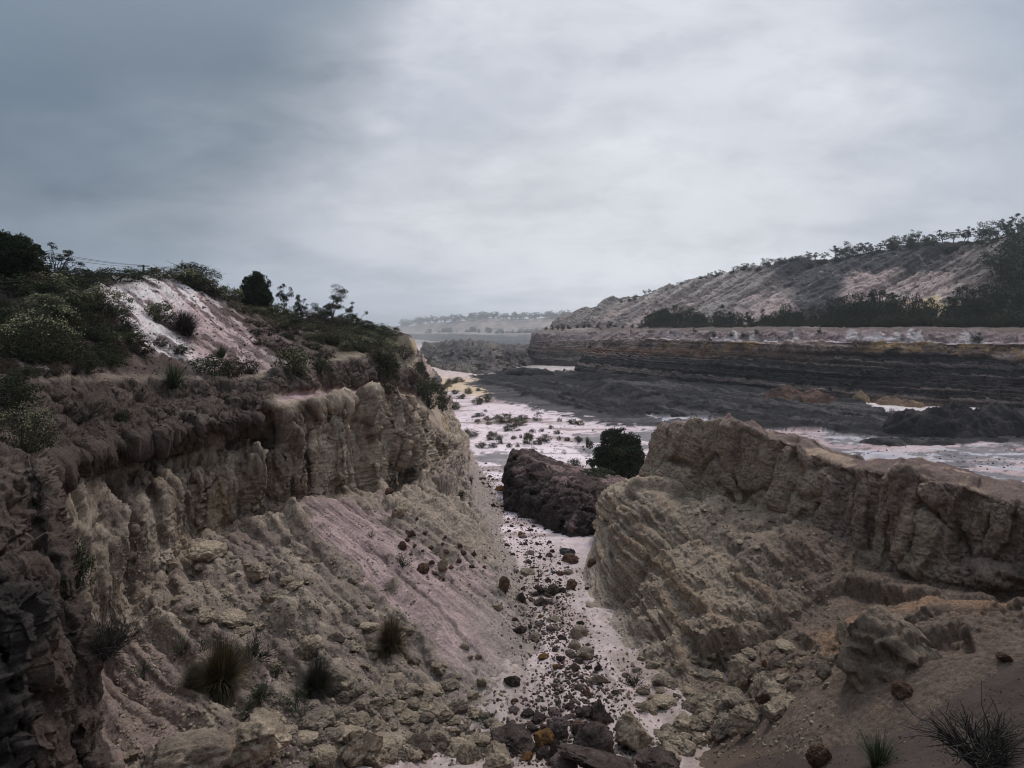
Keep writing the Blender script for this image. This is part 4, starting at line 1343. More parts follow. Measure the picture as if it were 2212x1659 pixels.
# ------------------------------------------------------------------ plants
def leaf_mat(name, rough=0.7, trans=0.25):
    m = bpy.data.materials.new(name)
    m.use_nodes = True
    m.node_tree.nodes.clear()
    g = NG(m.node_tree)
    out = g.n.new('ShaderNodeOutputMaterial')
    at_ = g.n.new('ShaderNodeAttribute')
    at_.attribute_name = 'Col'
    oi = g.n.new('ShaderNodeObjectInfo')
    k = g.m('ADD', 0.72, g.m('MULTIPLY', oi.outputs['Random'], 0.6))
    col = g.mix(1.0, at_.outputs['Color'], g.vec(k, k, k), 'MULTIPLY')
    bs = g.n.new('ShaderNodeBsdfPrincipled')
    g.l.new(col, bs.inputs['Base Color'])
    bs.inputs['Roughness'].default_value = rough
    bs.inputs['Specular IOR Level'].default_value = 0.15
    tr = g.n.new('ShaderNodeBsdfTranslucent')
    g.l.new(col, tr.inputs['Color'])
    mx = g.n.new('ShaderNodeMixShader')
    mx.inputs[0].default_value = trans
    g.l.new(bs.outputs[0], mx.inputs[1])
    g.l.new(tr.outputs[0], mx.inputs[2])
    g.l.new(mx.outputs[0], out.inputs[0])
    return m


M_LEAF = leaf_mat('leaves')
M_BARK = leaf_mat('bark', 0.9, 0.0)


def col_attr(me, c):
    a = me.color_attributes.new('Col', 'FLOAT_COLOR', 'POINT')
    c4 = np.ones((len(me.vertices), 4), f32)
    c4[:, :3] = c
    a.data.foreach_set('color', c4.ravel())


def leaves_mesh(name, C, size, rng, c0, c1, aspect=0.45, up=0.3):
    """one small folded leaf per centre"""
    n = len(C)
    ax = rng.normal(size=(n, 3))
    ax[:, 2] += up
    ax /= np.linalg.norm(ax, axis=1, keepdims=True)
    sd = np.cross(ax, rng.normal(size=(n, 3)))
    sd /= np.linalg.norm(sd, axis=1, keepdims=True) + 1e-9
    L = (size * rng.uniform(0.6, 1.3, n))[:, None]
    V = np.stack([C - ax * L * .5, C + sd * L * aspect * .5, C + ax * L * .5, C - sd * L * aspect * .5], 1).reshape(-1, 3)
    me = raw_mesh(name, V, np.arange(4 * n), np.arange(n) * 4, np.full(n, 4), False)
    f = np.clip(rng.normal(0.4, 0.33, n), 0, 1)[:, None]
    col = np.asarray(c0) + (np.asarray(c1) - np.asarray(c0)) * f
    col_attr(me, np.repeat(col, 4, 0))
    me.materials.append(M_LEAF)
    return me


def tubes_mesh(name, segs, c, sides=5):
    """segs: list of (polyline points, radii)"""
    V, F = [], []
    for pts, rad in segs:
        pts = np.asarray(pts, float)
        base = len(V)
        for i, p in enumerate(pts):
            d = pts[min(i + 1, len(pts) - 1)] - pts[max(i - 1, 0)]
            d /= np.linalg.norm(d) + 1e-9
            a = np.cross(d, (0.31, 0.9, 0.2))
            a /= np.linalg.norm(a) + 1e-9
            b = np.cross(d, a)
            for k in range(sides):
                t = 2 * math.pi * k / sides
                V.append(p + rad[i] * (math.cos(t) * a + math.sin(t) * b))
        for i in range(len(pts) - 1):
            for k in range(sides):
                k2 = (k + 1) % sides
                F.append((base + i * sides + k, base + i * sides + k2, base + (i + 1) * sides + k2, base + (i + 1) * sides + k))
    V = np.array(V, f32)
    F = np.array(F, np.int32)
    me = raw_mesh(name, V, F.ravel(), np.arange(len(F)) * 4, np.full(len(F), 4))
    col_attr(me, np.asarray(c))
    me.materials.append(M_BARK)
    return me


def wiggle(p0, p1, n, amp, rng):
    p0, p1 = np.asarray(p0, float), np.asarray(p1, float)
    t = np.linspace(0, 1, n)[:, None]
    w = rng.normal(size=(n, 3)) * amp * np.linalg.norm(p1 - p0)
    w[0] = 0
    return p0 + (p1 - p0) * t + w * t


def shrub_parts(seed, nst=14, ncl=60, lpc=40, leaf=0.06, flat=0.75, c0=(.02, .025, .012), c1=(.075, .085, .035), flower=0, fc=(.42, .40, .24), open_=0.0, stemc=(.05, .04, .035), clr=0.13, aspect=.4):
    """unit shrub: 1 wide, 'flat' tall, foot at the origin"""
    rng = np.random.default_rng(seed)
    cl = []
    while len(cl) < ncl:
        th = rng.uniform(0, 2 * math.pi)
        r = rng.uniform(0, 1) ** 0.5
        z = rng.uniform(0.05, 1)
        lim = math.sqrt(max(0, 1 - (max(0, z - 0.35) / 0.65) ** 2)) * (0.8 + 0.25 * math.sin(3 * th + seed) + 0.12 * math.sin(7 * th))
        if r < lim and (r > 0.35 * lim or z > 0.55 or rng.random() < .3):
            cl.append((0.5 * r * math.cos(th), 0.5 * r * math.sin(th), flat * z * (0.85 + .15 * rng.random())))
    cl = np.array(cl)
    pts = []
    for c in cl:
        k = int(lpc * rng.uniform(0.4, 1.5))
        pts.append(c + rng.normal(size=(k, 3)) * clr * rng.uniform(.5, 1.1) * np.array([.5, .5, .42]))
    pts = np.concatenate(pts)
    pts[:, 2] = np.abs(pts[:, 2])
    fol = leaves_mesh('foliage', pts, leaf, rng, c0, c1, aspect)
    segs = []
    for i in range(nst):
        c = cl[rng.integers(len(cl))]
        segs.append((wiggle((0.04 * rng.normal(), 0.04 * rng.normal(), -0.05), c, 5, 0.06, rng), np.linspace(0.014, 0.004, 5)))
        for _ in range(2):
            c2 = c + rng.normal(size=3) * 0.16
            segs.append((wiggle(c * 0.6, c2, 4, 0.08, rng), np.linspace(0.007, 0.003, 4)))
    parts = [('stems', tubes_mesh('stems', segs, stemc, 4)), ('foliage', fol)]
    if flower:
        top = pts[rng.permutation(len(pts))]
        outer = np.argsort(-(top[:, 2] + 0.6 * np.linalg.norm(top[:, :2], axis=1)))
        top = top[outer[:max(flower * 2, 1)]]
        top = top[rng.permutation(len(top))[:flower]] + np.array([0, 0, leaf * .5])
        parts.append(('blossom', leaves_mesh('blossom', top, leaf * .62, rng, tuple(x * .75 for x in fc), fc, 0.9)))
    return parts


def tussock_parts(seed, n=420, c0=(.018, .016, .008), c1=(.09, .075, .04), h=0.8, spread=1.0, bw=0.012):
    rng = np.random.default_rng(seed)
    V, F, Cc = [], [], []
    for i in range(n):
        th = rng.uniform(0, 2 * math.pi)
        lean = abs(rng.normal(0.0, 0.62)) * spread
        L = h * rng.uniform(.55, 1.1)
        dv = np.array([math.cos(th), math.sin(th)])
        b = dv * rng.uniform(0, .12) + rng.normal(size=2) * .03
        sd = np.array([-dv[1], dv[0], 0]) * bw * rng.uniform(.6, 1.3)
        base = len(V)
        cc = np.asarray(c0) + (np.asarray(c1) - np.asarray(c0)) * np.clip(rng.normal(.4, .3), 0, 1)
        ns = 4
        for k in range(ns + 1):
            t = k / ns
            an = lean * (0.45 + 0.75 * t)
            an = min(an, 1.9)
            p = np.array([b[0] + dv[0] * L * t * math.sin(an), b[1] + dv[1] * L * t * math.sin(an), L * t * math.cos(an) - .02 * (1 - t)])
            w = 1 - 0.85 * t
            V += [p - sd * w, p + sd * w]
            Cc += [cc * (0.8 + .4 * t)] * 2
        for k in range(ns):
            F.append((base + 2 * k, base + 2 * k + 1, base + 2 * k + 3, base + 2 * k + 2))
    V = np.array(V, f32); F = np.array(F, np.int32)
    me = raw_mesh('tussock', V, F.ravel(), np.arange(len(F)) * 4, np.full(len(F), 4), False)
    col_attr(me, np.array(Cc))
    me.materials.append(M_LEAF)
    return me


def tree_parts(seed, form='gum', leaf=0.05, ncl=22, lpc=60, c0=(.012, .016, .009), c1=(.05, .06, .03), trunkc=(.09, .075, .065), cr=0.12):
    """unit tree: 1 tall, foot at the origin"""
    rng = np.random.default_rng(seed)
    segs, ends = [], []
    lean = rng.normal(size=2) * 0.05
    if form == 'gum':
        h0, nl, wid = rng.uniform(.35, .5), 6, .38
    elif form == 'round':
        h0, nl, wid = .12, 9, .48
    elif form == 'airy':
        h0, nl, wid = .10, 9, .60
    elif form == 'cone':
        h0, nl, wid = .15, 7, .28
    else:
        h0, nl, wid = .2, 8, .42
    top = np.array([lean[0], lean[1], h0])
    segs.append((wiggle((0, 0, -0.04), top, 5, .02, rng), np.linspace(.03, .02, 5)))
    for i in range(nl):
        th = 2 * math.pi * (i + rng.uniform(-.3, .3)) / nl
        zt = rng.uniform(h0 + .12, 0.93) if i else 0.96
        if form == 'round' or form == 'dense':
            r = wid * math.sqrt(max(0.02, 1 - ((zt - .5) / .5) ** 2)) * rng.uniform(.55, .95)
        elif form == 'cone':
            r = wid * (1.05 - zt) * rng.uniform(.6, 1.1)
        else:
            r = wid * rng.uniform(.35, 1.0) * (1 if zt < .85 else .5)
        e = np.array([lean[0] + r * math.cos(th), lean[1] + r * math.sin(th), zt])
        st = segs[0][0][-1] * rng.uniform(.75, 1)
        pl = wiggle(st, e, 6, .035, rng)
        segs.append((pl, np.linspace(.014, .004, 6)))
        ends.append(e)
        for _ in range(3):
            k = rng.integers(2, 5)
            e2 = pl[k] + rng.normal(size=3) * np.array([.13, .13, .08]) + np.array([0, 0, .04])
            segs.append((wiggle(pl[k], e2, 4, .05, rng), np.linspace(.006, .0025, 4)))
            ends.append(e2)
    ends = np.array(ends)
    pts = []
    if form == 'round':
        lobes = [(np.array([.30 * math.cos(a), .30 * math.sin(a), z]), r) for a, z, r in
                 [(rng.uniform(0, 6.28), rng.uniform(.22, .76), rng.uniform(.2, .27)) for _ in range(15)]] + [(np.array([0, 0, .6]), .32), (np.array([.12, .05, .82]), .19), (np.array([-.2, 0, .76]), .2)]
    for i in range(ncl):
        if form in ('round', 'dense', 'cone') and i > len(ends) * .6:
            th = rng.uniform(0, 2 * math.pi); z = rng.uniform(.08, .97)
            if form == 'round':
                lc, lr = lobes[rng.integers(len(lobes))] if rng.random() < .72 else (np.array([0, 0, .54]), .43)
                o_ = rng.normal(size=3); o_ /= np.linalg.norm(o_)
                lc = lc + o_ * lr * rng.uniform(.6, 1)
                r, th, z = math.hypot(lc[0], lc[1]), math.atan2(lc[1], lc[0]), lc[2]
            elif form == 'cone':
                r = wid * (1.03 - z) * rng.uniform(.3, 1)
            else:
                r = wid * math.sqrt(max(.02, 1 - ((z - .52) / .52) ** 2)) * rng.uniform(.35, 1.0)
            c = np.array([r * math.cos(th), r * math.sin(th), z])
        else:
            c = ends[i % len(ends)] + rng.normal(size=3) * .025
        k = int(lpc * rng.uniform(.5, 1.4))
        q = rng.normal(size=(k, 3))
        q /= np.linalg.norm(q, axis=1, keepdims=True)
        q *= (rng.uniform(0.1, 1, (k, 1)) ** .5)
        pts.append(c + q * cr * rng.uniform(.55, 1.15) * np.array([1, 1, .62 if form in ('gum', 'airy') else .85]))
    pts = np.concatenate(pts)
    pts = pts[pts[:, 2] > .03]
    return [('trunk', tubes_mesh('trunk', segs, trunkc, 5)), ('crown', leaves_mesh('crown', pts, leaf, rng, c0, c1, .5))]


class Kind:
    """one prototype with its parts; copies share the meshes"""

    def __init__(self, name, parts, cat):
        self.name, self.parts, self.cat = name, parts, cat

    def put(self, loc, size, label, group=None, rz=None, tilt=None):
        rz = random.uniform(0, 6.28) if rz is None else rz
        sc = size if isinstance(size, tuple) else (size, size, size)
        if not isinstance(self.parts, list):
            r = bpy.data.objects.new(self.name, self.parts)
        else:
            r = bpy.data.objects.new(self.name, None)
            r.empty_display_size = 0.2
        COLL.objects.link(r)
        r.location = loc
        r.rotation_euler = (tilt[0], tilt[1], rz) if tilt else (0, 0, rz)
        r.scale = sc
        if isinstance(self.parts, list):
            for pn, me in self.parts:
                c = bpy.data.objects.new(pn, me)
                COLL.objects.link(c)
                c.parent = r
        return tag(r, label, self.cat, group)


OLIVE0, OLIVE1 = (.036, .037, .017), (.155, .145, .070)
DKG0, DKG1 = (.018, .022, .012), (.075, .082, .038)
BRN0, BRN1 = (.035, .024, .016), (.11, .075, .045)
SHRUBS = {
    'dark': [Kind('shrub', shrub_parts(s, c0=DKG0, c1=DKG1, ncl=70, lpc=34), 'shrub') for s in (1, 2, 3)],
    'olive': [Kind('shrub', shrub_parts(s, c0=OLIVE0, c1=OLIVE1, ncl=64, lpc=34, flat=.6), 'shrub') for s in (4, 5, 6)],
    'flower': [Kind('flowering_shrub', shrub_parts(s, c0=DKG0, c1=OLIVE1, ncl=64, lpc=34, flat=.62, flower=420), 'shrub') for s in (7, 8)],
    'brown': [Kind('shrub', shrub_parts(s, c0=BRN0, c1=BRN1, ncl=55, lpc=30, flat=.6, nst=26), 'shrub') for s in (9, 10)],
    'twig': [Kind('shrub', shrub_parts(s, c0=BRN0, c1=DKG1, ncl=26, lpc=16, flat=.8, nst=44, leaf=.035), 'shrub') for s in (11, 12)],
    'bigflower': [Kind('flowering_shrub', shrub_parts(s, c0=DKG0, c1=OLIVE1, ncl=150, lpc=42, leaf=.035, flat=.66, flower=650, clr=.1), 'shrub') for s in (13,)],
    'bigdark': [Kind('shrub', shrub_parts(s, c0=DKG0, c1=DKG1, ncl=150, lpc=44, leaf=.036, flat=.7, clr=.1, nst=24), 'shrub') for s in (14, 15)],
    'wiry': [Kind('shrub', shrub_parts(s, c0=(.02, .02, .014), c1=(.06, .06, .035), ncl=60, lpc=70, flat=.62, nst=120, leaf=.022, clr=.2, aspect=.28), 'shrub') for s in (19,)],
    'upright': [Kind('shrub', shrub_parts(s, c0=DKG0, c1=DKG1, ncl=50, lpc=34, flat=1.7), 'shrub') for s in (16,)],
    'sprout': [Kind('herb', shrub_parts(s, c0=(.03, .05, .018), c1=(.085, .13, .045), ncl=34, lpc=12, flat=.7, nst=20, leaf=.07, aspect=.25), 'plant') for s in (17, 18)],
}
TUSS = {
    'brown': [Kind('tussock', tussock_parts(s, n=2600, c0=(.022, .017, .009), c1=(.12, .085, .04), bw=.0055, spread=1.55, h=.62), 'grass tussock') for s in (1, 2)],
    'dark': [Kind('tussock', tussock_parts(s, n=2400, c0=(.022, .022, .016), c1=(.075, .066, .048), bw=.0055, spread=1.55, h=.62), 'grass tussock') for s in (3, 4)],
    'purple': [Kind('tussock', tussock_parts(s, n=1800, bw=.008, c0=(.026, .019, .018), c1=(.075, .052, .048), spread=1.25), 'grass tussock') for s in (5,)],
    'green': [Kind('tussock', tussock_parts(s, n=260, c0=(.02, .028, .012), c1=(.085, .10, .045), h=.9, spread=.8), 'grass tussock') for s in (6, 7)],
    'reed': [Kind('reed_clump', tussock_parts(s, n=90, c0=(.03, .028, .018), c1=(.085, .08, .045), h=1.0, spread=.28, bw=.014), 'reeds') for s in (8,)],
}
TREES = {
    'gum': [Kind('gum_tree', tree_parts(s, 'gum', leaf=.055, ncl=26, lpc=46, cr=.115), 'tree') for s in (21, 22, 23, 24)],
    'dense': [Kind('scrub_tree', tree_parts(s, 'dense', leaf=.055, ncl=62, lpc=40, cr=.14), 'tree') for s in (25, 26, 27, 28)],
    'cone': [Kind('scrub_tree', tree_parts(s, 'cone', leaf=.06, ncl=40, lpc=36, cr=.11), 'tree') for s in (29, 30)],
    'airy': [Kind('thin_tree', tree_parts(s, 'airy', leaf=.035, ncl=40, lpc=70, cr=.085), 'tree') for s in (31, 32)],
    'big': [Kind('bushy_tree', tree_parts(s, 'airy', leaf=.03, ncl=60, lpc=130, cr=.12, c0=DKG0, c1=DKG1), 'tree') for s in (33,)],
    'round': [Kind('round_tree', tree_parts(s, 'round', leaf=.044, ncl=460, lpc=100, cr=.09, c0=(.014, .019, .008), c1=(.052, .062, .024)), 'tree') for s in (34, 35)],
}


def pick(d, k):
    return random.choice(d[k])

# ------------------------------------------------------------------ vegetation: far rim, ridge and bench across the pit
def row(x, xs, ys):
    return float(np.interp(x, xs, ys))


random.seed(21)
RU = [1240, 1325, 1460, 1690, 1955, 2140, 2320, 2690]
RD = [318, 285, 262, 232, 205, 197, 190, 172]
u = 1400.0
while u < 2290:
    for lay in range(2):
        uu = u + random.uniform(-9, 9)
        d = row(uu, RU, RD) + (2.5 if lay == 0 else -3.5)
        x, y, _ = W(uu, 600, d)
        p = drop(x, y, {'pit_wall'})
        hU = row(uu, [1400, 1500, 1700, 1900, 2100, 2290], [12, 15, 25, 32, 38, 44]) * random.uniform(.6, 1.15)
        if lay == 0:
            h = upx(hU, d)
            k = 'gum' if random.random() < .7 else 'dense'
            pick(TREES, k).put(p - Vector((0, 0, .25)), (h * random.uniform(1.0, 1.5), h * random.uniform(1.0, 1.5), h),
                               'dark gum tree on the skyline of the long eroded hill', 'trees along the hill skyline')
        else:
            h = upx(hU * .5, d)
            pick(TREES, 'dense').put(p - Vector((0, 0, .4)), (h * 1.7, h * 1.7, h),
                                     'low dark scrub tree below the skyline gums of the eroded hill', 'scrub under the skyline trees')
    u += row(u, [1400, 1700, 2100, 2290], [10, 15, 21, 24])
for (uu, vv, h) in [(1341, 654, 10), (1361, 651, 11), (1372, 648, 13), (2185, 605, 75), (2200, 560, 60), (2140, 575, 22), (2205, 640, 80), (1475, 692, 8), (1560, 664, 9)]:
    hit = at(uu, vv, {'pit_wall'})
    if hit:
        hh = upx(h, hit[1])
        pick(TREES, 'dense').put(hit[0] - Vector((0, 0, .3)), (hh * 1.2, hh * 1.2, hh), 'lone dark tree growing on the bare face of the eroded hill', 'lone trees on the hill face')

BU = [1300, 1400, 1600, 1850, 2030, 2212, 2600]
B6 = [212, 194, 171, 146, 139, 131, 114]
B7 = [236, 210, 186, 160, 153, 146, 130]
HUx = [1380, 1430, 1530, 1600, 1680, 1760, 1800, 1870, 1950, 2040, 2110, 2212, 2300]
HUy = [18, 42, 32, 30, 34, 42, 56, 72, 60, 56, 82, 96, 102]
u = 1392.0
while u < 2290:
    for lay in range(3):
        uu = u + random.uniform(-12, 12)
        if random.random() < .12:
            continue
        f = (0.95, 0.5, 0.1)[lay] + random.uniform(-.12, .12)
        d = row(uu, BU, B6) * (1 - f) + row(uu, BU, B7) * f
        x, y, _ = W(uu, 700, d)
        p = drop(x, y, {'pit_wall'})
        hU = row(uu, HUx, HUy) * (random.uniform(.5, 1.2) if lay == 0 else random.uniform(.45, .8) if lay == 1 else random.uniform(.22, .42))
        h = upx(hU, d)
        if lay < 2:
            k = random.choices(['dense', 'cone', 'gum', 'round'], [.6, .15, .15, .1])[0]
            wd = random.uniform(.75, 1.15)
            pick(TREES, k).put(p - Vector((0, 0, .3)), (h * wd, h * wd, h), 'dark green tree in the thick belt on the bench under the eroded hill', 'tree belt on the bench')
        else:
            pick(SHRUBS, 'dark').put(p - Vector((0, 0, .15)), (h * 2.0, h * 2.0, h * 1.5), 'low dark bush along the front of the tree belt on the bench', 'bushes in front of the tree belt')
    u += row(u, [1400, 1800, 2290], [9, 12, 15])
for i, (uu, vv, h) in enumerate([(1542, 729, 14), (1582, 727, 13), (1606, 726, 11), (1634, 720, 11), (2112, 740, 20), (1500, 716, 9), (1770, 716, 9)]):
    hit = at(uu, vv, {'pit_wall'})
    if hit:
        hh = upx(h, hit[1])
        pick(TREES, 'dense').put(hit[0] - Vector((0, 0, .3)), (hh * 1.1, hh * 1.1, hh), 'small round dark bush on the pale ledge at the top of the strata wall', 'bushes on the pale ledge')
for (uu, vv, h) in [(1180, 713, 9), (1192, 712, 11), (1204, 712, 11), (1216, 714, 15), (1228, 711, 11), (1246, 709, 9), (1262, 709, 9), (1272, 708, 10), (1316, 707, 15), (1330, 707, 10), (1345, 709, 8), (1290, 708, 9), (1366, 708, 10), (1382, 709, 12)]:
    hit = at(uu, vv, {'pit_wall'})
    if hit:
        hh = upx(h, hit[1])
        pick(TREES, 'dense').put(hit[0] - Vector((0, 0, .3)), (hh * 1.25, hh * 1.25, hh), 'small dark tree on the grey bench beside the hazy strata wall corner', 'small trees on the grey bench')

FU = [860, 878, 925, 985, 1050, 1130, 1230, 1300]
FD = [3.2 * q for q in (840, 800, 720, 640, 600, 580, 560, 552)]
u = 868.0
while u < 1262:
    d = row(u, FU, FD) + random.uniform(-6, 22)
    x, y, _ = W(u, 700, d)
    p = drop(x, y, {'far_cliff'})
    if p:
        h = upx(random.uniform(9, 18), d)
        pick(TREES, 'gum' if random.random() < .5 else 'dense').put(p - Vector((0, 0, .6)), (h * 1.25, h * 1.25, h), 'hazy grey tree in the row along the far pit rim', 'hazy trees along the far rim')
    u += random.uniform(3.5, 6)
for i in range(62):
    uu = random.uniform(880, 1200)
    d = row(uu, [900, 985, 1050, 1130, 1230], [2080, 1792, 1648, 1568, 1520])
    x, y, _ = W(uu, 700, d)
    p = drop(x, y, {'far_cliff'})
    if p:
        h = upx(random.uniform(5, 13), d)
        pick(TREES, 'dense').put(p - Vector((0, 0, .5)), (h * 1.3, h * 1.3, h), 'hazy dark tree on the bench halfway up the far cliff', 'hazy trees on the far bench')
hit = at(1165, 767) or None
p = drop(*W(1163, 760, 330)[:2])
if p:
    h = upx(11, 330)
    TREES['round'][0].put(p - Vector((0, 0, .3)), h, 'small round hazy tree standing behind the big grey spoil heap')

# ------------------------------------------------------------------ vegetation on the near hillside
random.seed(33)
LEFTN = {'hillside', 'cliff'}


def ridge_tree(kinds, k, u, v, h, wd, label, idx=None, d=None):
    hit = at(u, v + 8, LEFTN)
    if not hit:
        hit = at(u, v + 25, LEFTN)
    if not hit:
        return
    p = hit[0]
    hh = upx(h, hit[0].y)
    kk = kinds[k][idx] if idx is not None else pick(kinds, k)
    return kk.put(p - Vector((0, 0, .12)), (hh * wd, hh * wd, hh), label)


ridge_tree(TREES, 'round', 20, 606, 118, 1.15, 'tall dark bushy tree at the left edge of the hillside', 0)
ridge_tree(TREES, 'airy', 118, 596, 84, 1.15, 'thin open-branched tree beside the tall dark tree on the left hill', 0)
ridge_tree(TREES, 'round', 552, 658, 82, .80, 'compact dark oval tree on the hill crest above the bushes', 1)
ridge_tree(TREES, 'gum', 617, 674, 72, .62, 'slender wispy gum sapling on the hill crest', 0)
ridge_tree(TREES, 'gum', 650, 684, 58, .85, 'small pale gum sapling between the slender sapling and the spreading tree', 2)
ridge_tree(TREES, 'big', 716, 700, 92, 1.05, 'wide spreading dark tree near the far end of the hill crest', 0)
ridge_tree(TREES, 'airy', 755, 704, 62, .9, 'loose grey-green tree behind the wide spreading tree on the crest', 1)
ridge_tree(TREES, 'dense', 792, 716, 34, 1.5, 'low black-green bushy tree at the far end of the crest', 0)
ridge_tree(TREES, 'dense', 825, 722, 24, 1.7, 'low dark tree at the tip of the far shoulder', 1)
ridge_tree(TREES, 'dense', 845, 726, 20, 1.7, 'dark scrub tree last on the far shoulder', 2)
ridge_tree(TREES, 'airy', 202, 604, 30, 1.0, 'tiny bare-stemmed tree rising above the skyline bushes', 1)


def bush(kind, u, v, w, h, label=None, group=None, idx=None, table=SHRUBS, names=None, sink=.05):
    hit = at(u, v, names)
    if not hit:
        return None
    d = hit[0].y
    ww, hh = upx(w, d), upx(h, d)
    kk = table[kind][idx] if idx is not None else pick(table, kind)
    me = kk.parts if not isinstance(kk.parts, list) else kk.parts[-1][1] if kk.parts[-1][0] == 'foliage' else kk.parts[1][1]
    if 'dim' not in kk.__dict__:
        co = np.zeros(len(me.vertices) * 3, f32)
        me.vertices.foreach_get('co', co)
        co = co.reshape(-1, 3)
        kk.dim = (np.percentile(co[:, 0], 98) - np.percentile(co[:, 0], 2), np.percentile(co[:, 2], 99))
    sx, sz = ww / kk.dim[0], hh / kk.dim[1]
    return kk.put(hit[0] - Vector((0, 0, sink * hh)), (sx, sx, sz), label, group)


H = {'hillside', 'cliff'}
bush('bigdark', 130, 612, 120, 36, 'broad dark shrub on the skyline right of the thin tree', names=H)
bush('dark', 190, 610, 90, 30, 'dark skyline shrub in the middle of the crest hedge', names=H)
bush('dark', 250, 607, 80, 30, 'grey-green skyline shrub above the white sand', names=H)
bush('dark', 300, 604, 66, 24, 'low dark shrub at the top of the white sand tongue', names=H)
bush('dark', 60, 640, 130, 44, 'wide dark bush mass at the left edge below the tall tree', names=H)
bush('dark', 160, 628, 100, 36, 'dark bush directly below the thin tree', names=H)
bush('olive', 345, 600, 60, 24, 'small olive bush on the skyline beside the sand tongue', names=H)
bush('bigdark', 414, 612, 96, 44, 'large rounded olive-dark bush on the crest right of the white sand', names=H)
bush('flower', 482, 628, 56, 32, 'rounded bush with pale flowers on the crest near the oval tree', names=H)
bush('bigflower', 210, 682, 116, 62, 'wide bush with pale tips growing on the white sand at upper left', names=H)
bush('bigflower', 75, 768, 140, 96, 'large pale-flowered bush in the dark thicket at far left', names=H)
bush('flower', 342, 692, 54, 38, 'small yellow-flowered bush on the middle of the sand tongue', names=H)
bush('purple', 398, 722, 78, 52, 'round dark purple-brown grass ball on the sand tongue', table=TUSS, names=H)
bush('brown', 346, 748, 28, 20, 'little brown bush below the purple grass ball', names=H)
bush('dark', 390, 764, 40, 22, 'little dark bush below and right of the purple grass ball', names=H)
bush('brown', 296, 764, 52, 32, 'brown bush at the left border of the sand tongue', names=H)
bush('dark', 455, 808, 84, 42, 'dark bush at the lower end of the sand tongue', names=H)
bush('brown', 500, 812, 60, 40, 'reddish-brown bush beside the dark bush at the end of the sand tongue', names=H)
bush('green', 374, 834, 76, 58, 'spiky green tussock on the edge of the undercut bank', table=TUSS, names=H)
bush('green', 478, 770, 40, 30, 'pale spiky tussock on the pink part of the sand tongue', table=TUSS, names=H)
bush('flower', 634, 806, 62, 54, 'pale yellow-flowered bush hanging over the dark bank', names=H)
bush('dark', 690, 800, 40, 34, 'dark bush right of the yellow-flowered bush on the bank edge', names=H)
bush('brown', 540, 806, 40, 30, 'withered bush on the bank edge below the pink sand', names=H)
bush('bigflower', 52, 972, 118, 96, 'green pale-flowered bush on the near bank at the left edge', names=H)
bush('dark', 30, 880, 90, 70, 'dark bush at the left edge above the near flowered bush', names=H)
bush('dark', 255, 908, 46, 30, 'small dark bush on the brown undercut bank', names=H)
bush('twig', 190, 900, 60, 46, 'bare twiggy bush on the brown undercut bank', names=H)

n = 0
cells = []
region_a = np.array([(400, 612), (470, 640), (560, 655), (700, 695), (850, 722), (838, 790), (790, 772), (700, 745), (600, 705), (500, 665)], f32)
region_b = np.array([(0, 612), (130, 625), (200, 650), (265, 690), (285, 730), (240, 800), (60, 820), (0, 830)], f32)
region_c = np.array([(520, 690), (600, 720), (720, 768), (640, 785), (560, 740)], f32)


def scatter(reg, count, sep, fn):
    lo, hi = reg.min(0), reg.max(0)
    got, tries = [], 0
    while len(got) < count and tries < count * 60:
        tries += 1
        q = (random.uniform(lo[0], hi[0]), random.uniform(lo[1], hi[1]))
        if poly(np.array(q, f32)[None], reg, 0.01)[0] < .5:
            continue
        s_ = sep(q)
        if any((q[0] - g[0]) ** 2 + (q[1] - g[1]) ** 2 < s_ * s_ for g in got):
            continue
        got.append(q)
        fn(*q)


def veg_a(u, v):
    k = random.choices(['olive', 'flower', 'dark', 'brown', 'twig'], [.42, .18, .2, .15, .05])[0]
    sc = row(u, [400, 650, 850], [46, 42, 26]) * random.uniform(.65, 1.3)
    bush(k, u, v, sc * 1.25, sc * .62, {'olive': 'rounded olive-green bush in the scrub covering the hill behind the crest', 'flower': 'pale-flowered bush in the scrub covering the hill behind the crest',
         'dark': 'dark green bush in the scrub covering the hill behind the crest', 'brown': 'rusty brown bush in the scrub covering the hill behind the crest',
         'twig': 'bare twiggy bush in the scrub covering the hill behind the crest'}[k], 'scrub on the hillside', names=H, sink=.12)


def veg_b(u, v):
    k = random.choices(['dark', 'brown', 'flower', 'twig'], [.5, .17, .15, .18])[0]
    sc = 46 * random.uniform(.55, 1.3)
    bush(k, u, v, sc * 1.3, sc * .75, {'dark': 'dark bush in the thicket filling the upper left hillside', 'brown': 'brown withered bush in the thicket filling the upper left hillside',
         'flower': 'bush with small pale flowers in the thicket on the upper left hillside', 'twig': 'leafless twiggy bush in the thicket on the upper left hillside'}[k], 'thicket on the upper left hillside', names=H, sink=.15)


def veg_c(u, v):
    k = random.choices(['brown', 'dark', 'twig'], [.5, .3, .2])[0]
    sc = 24 * random.uniform(.6, 1.3)
    bush(k, u, v, sc * 1.3, sc * .6, 'small dull bush on the dark soil between the sand tongue and the bank', 'small bushes on the dark soil', names=H, sink=.12)


scatter(region_a, 150, lambda q: row(q[0], [400, 650, 850], [19, 17, 10]), veg_a)
scatter(region_b, 80, lambda q: 18, veg_b)
scatter(region_c, 26, lambda q: 16, veg_c)

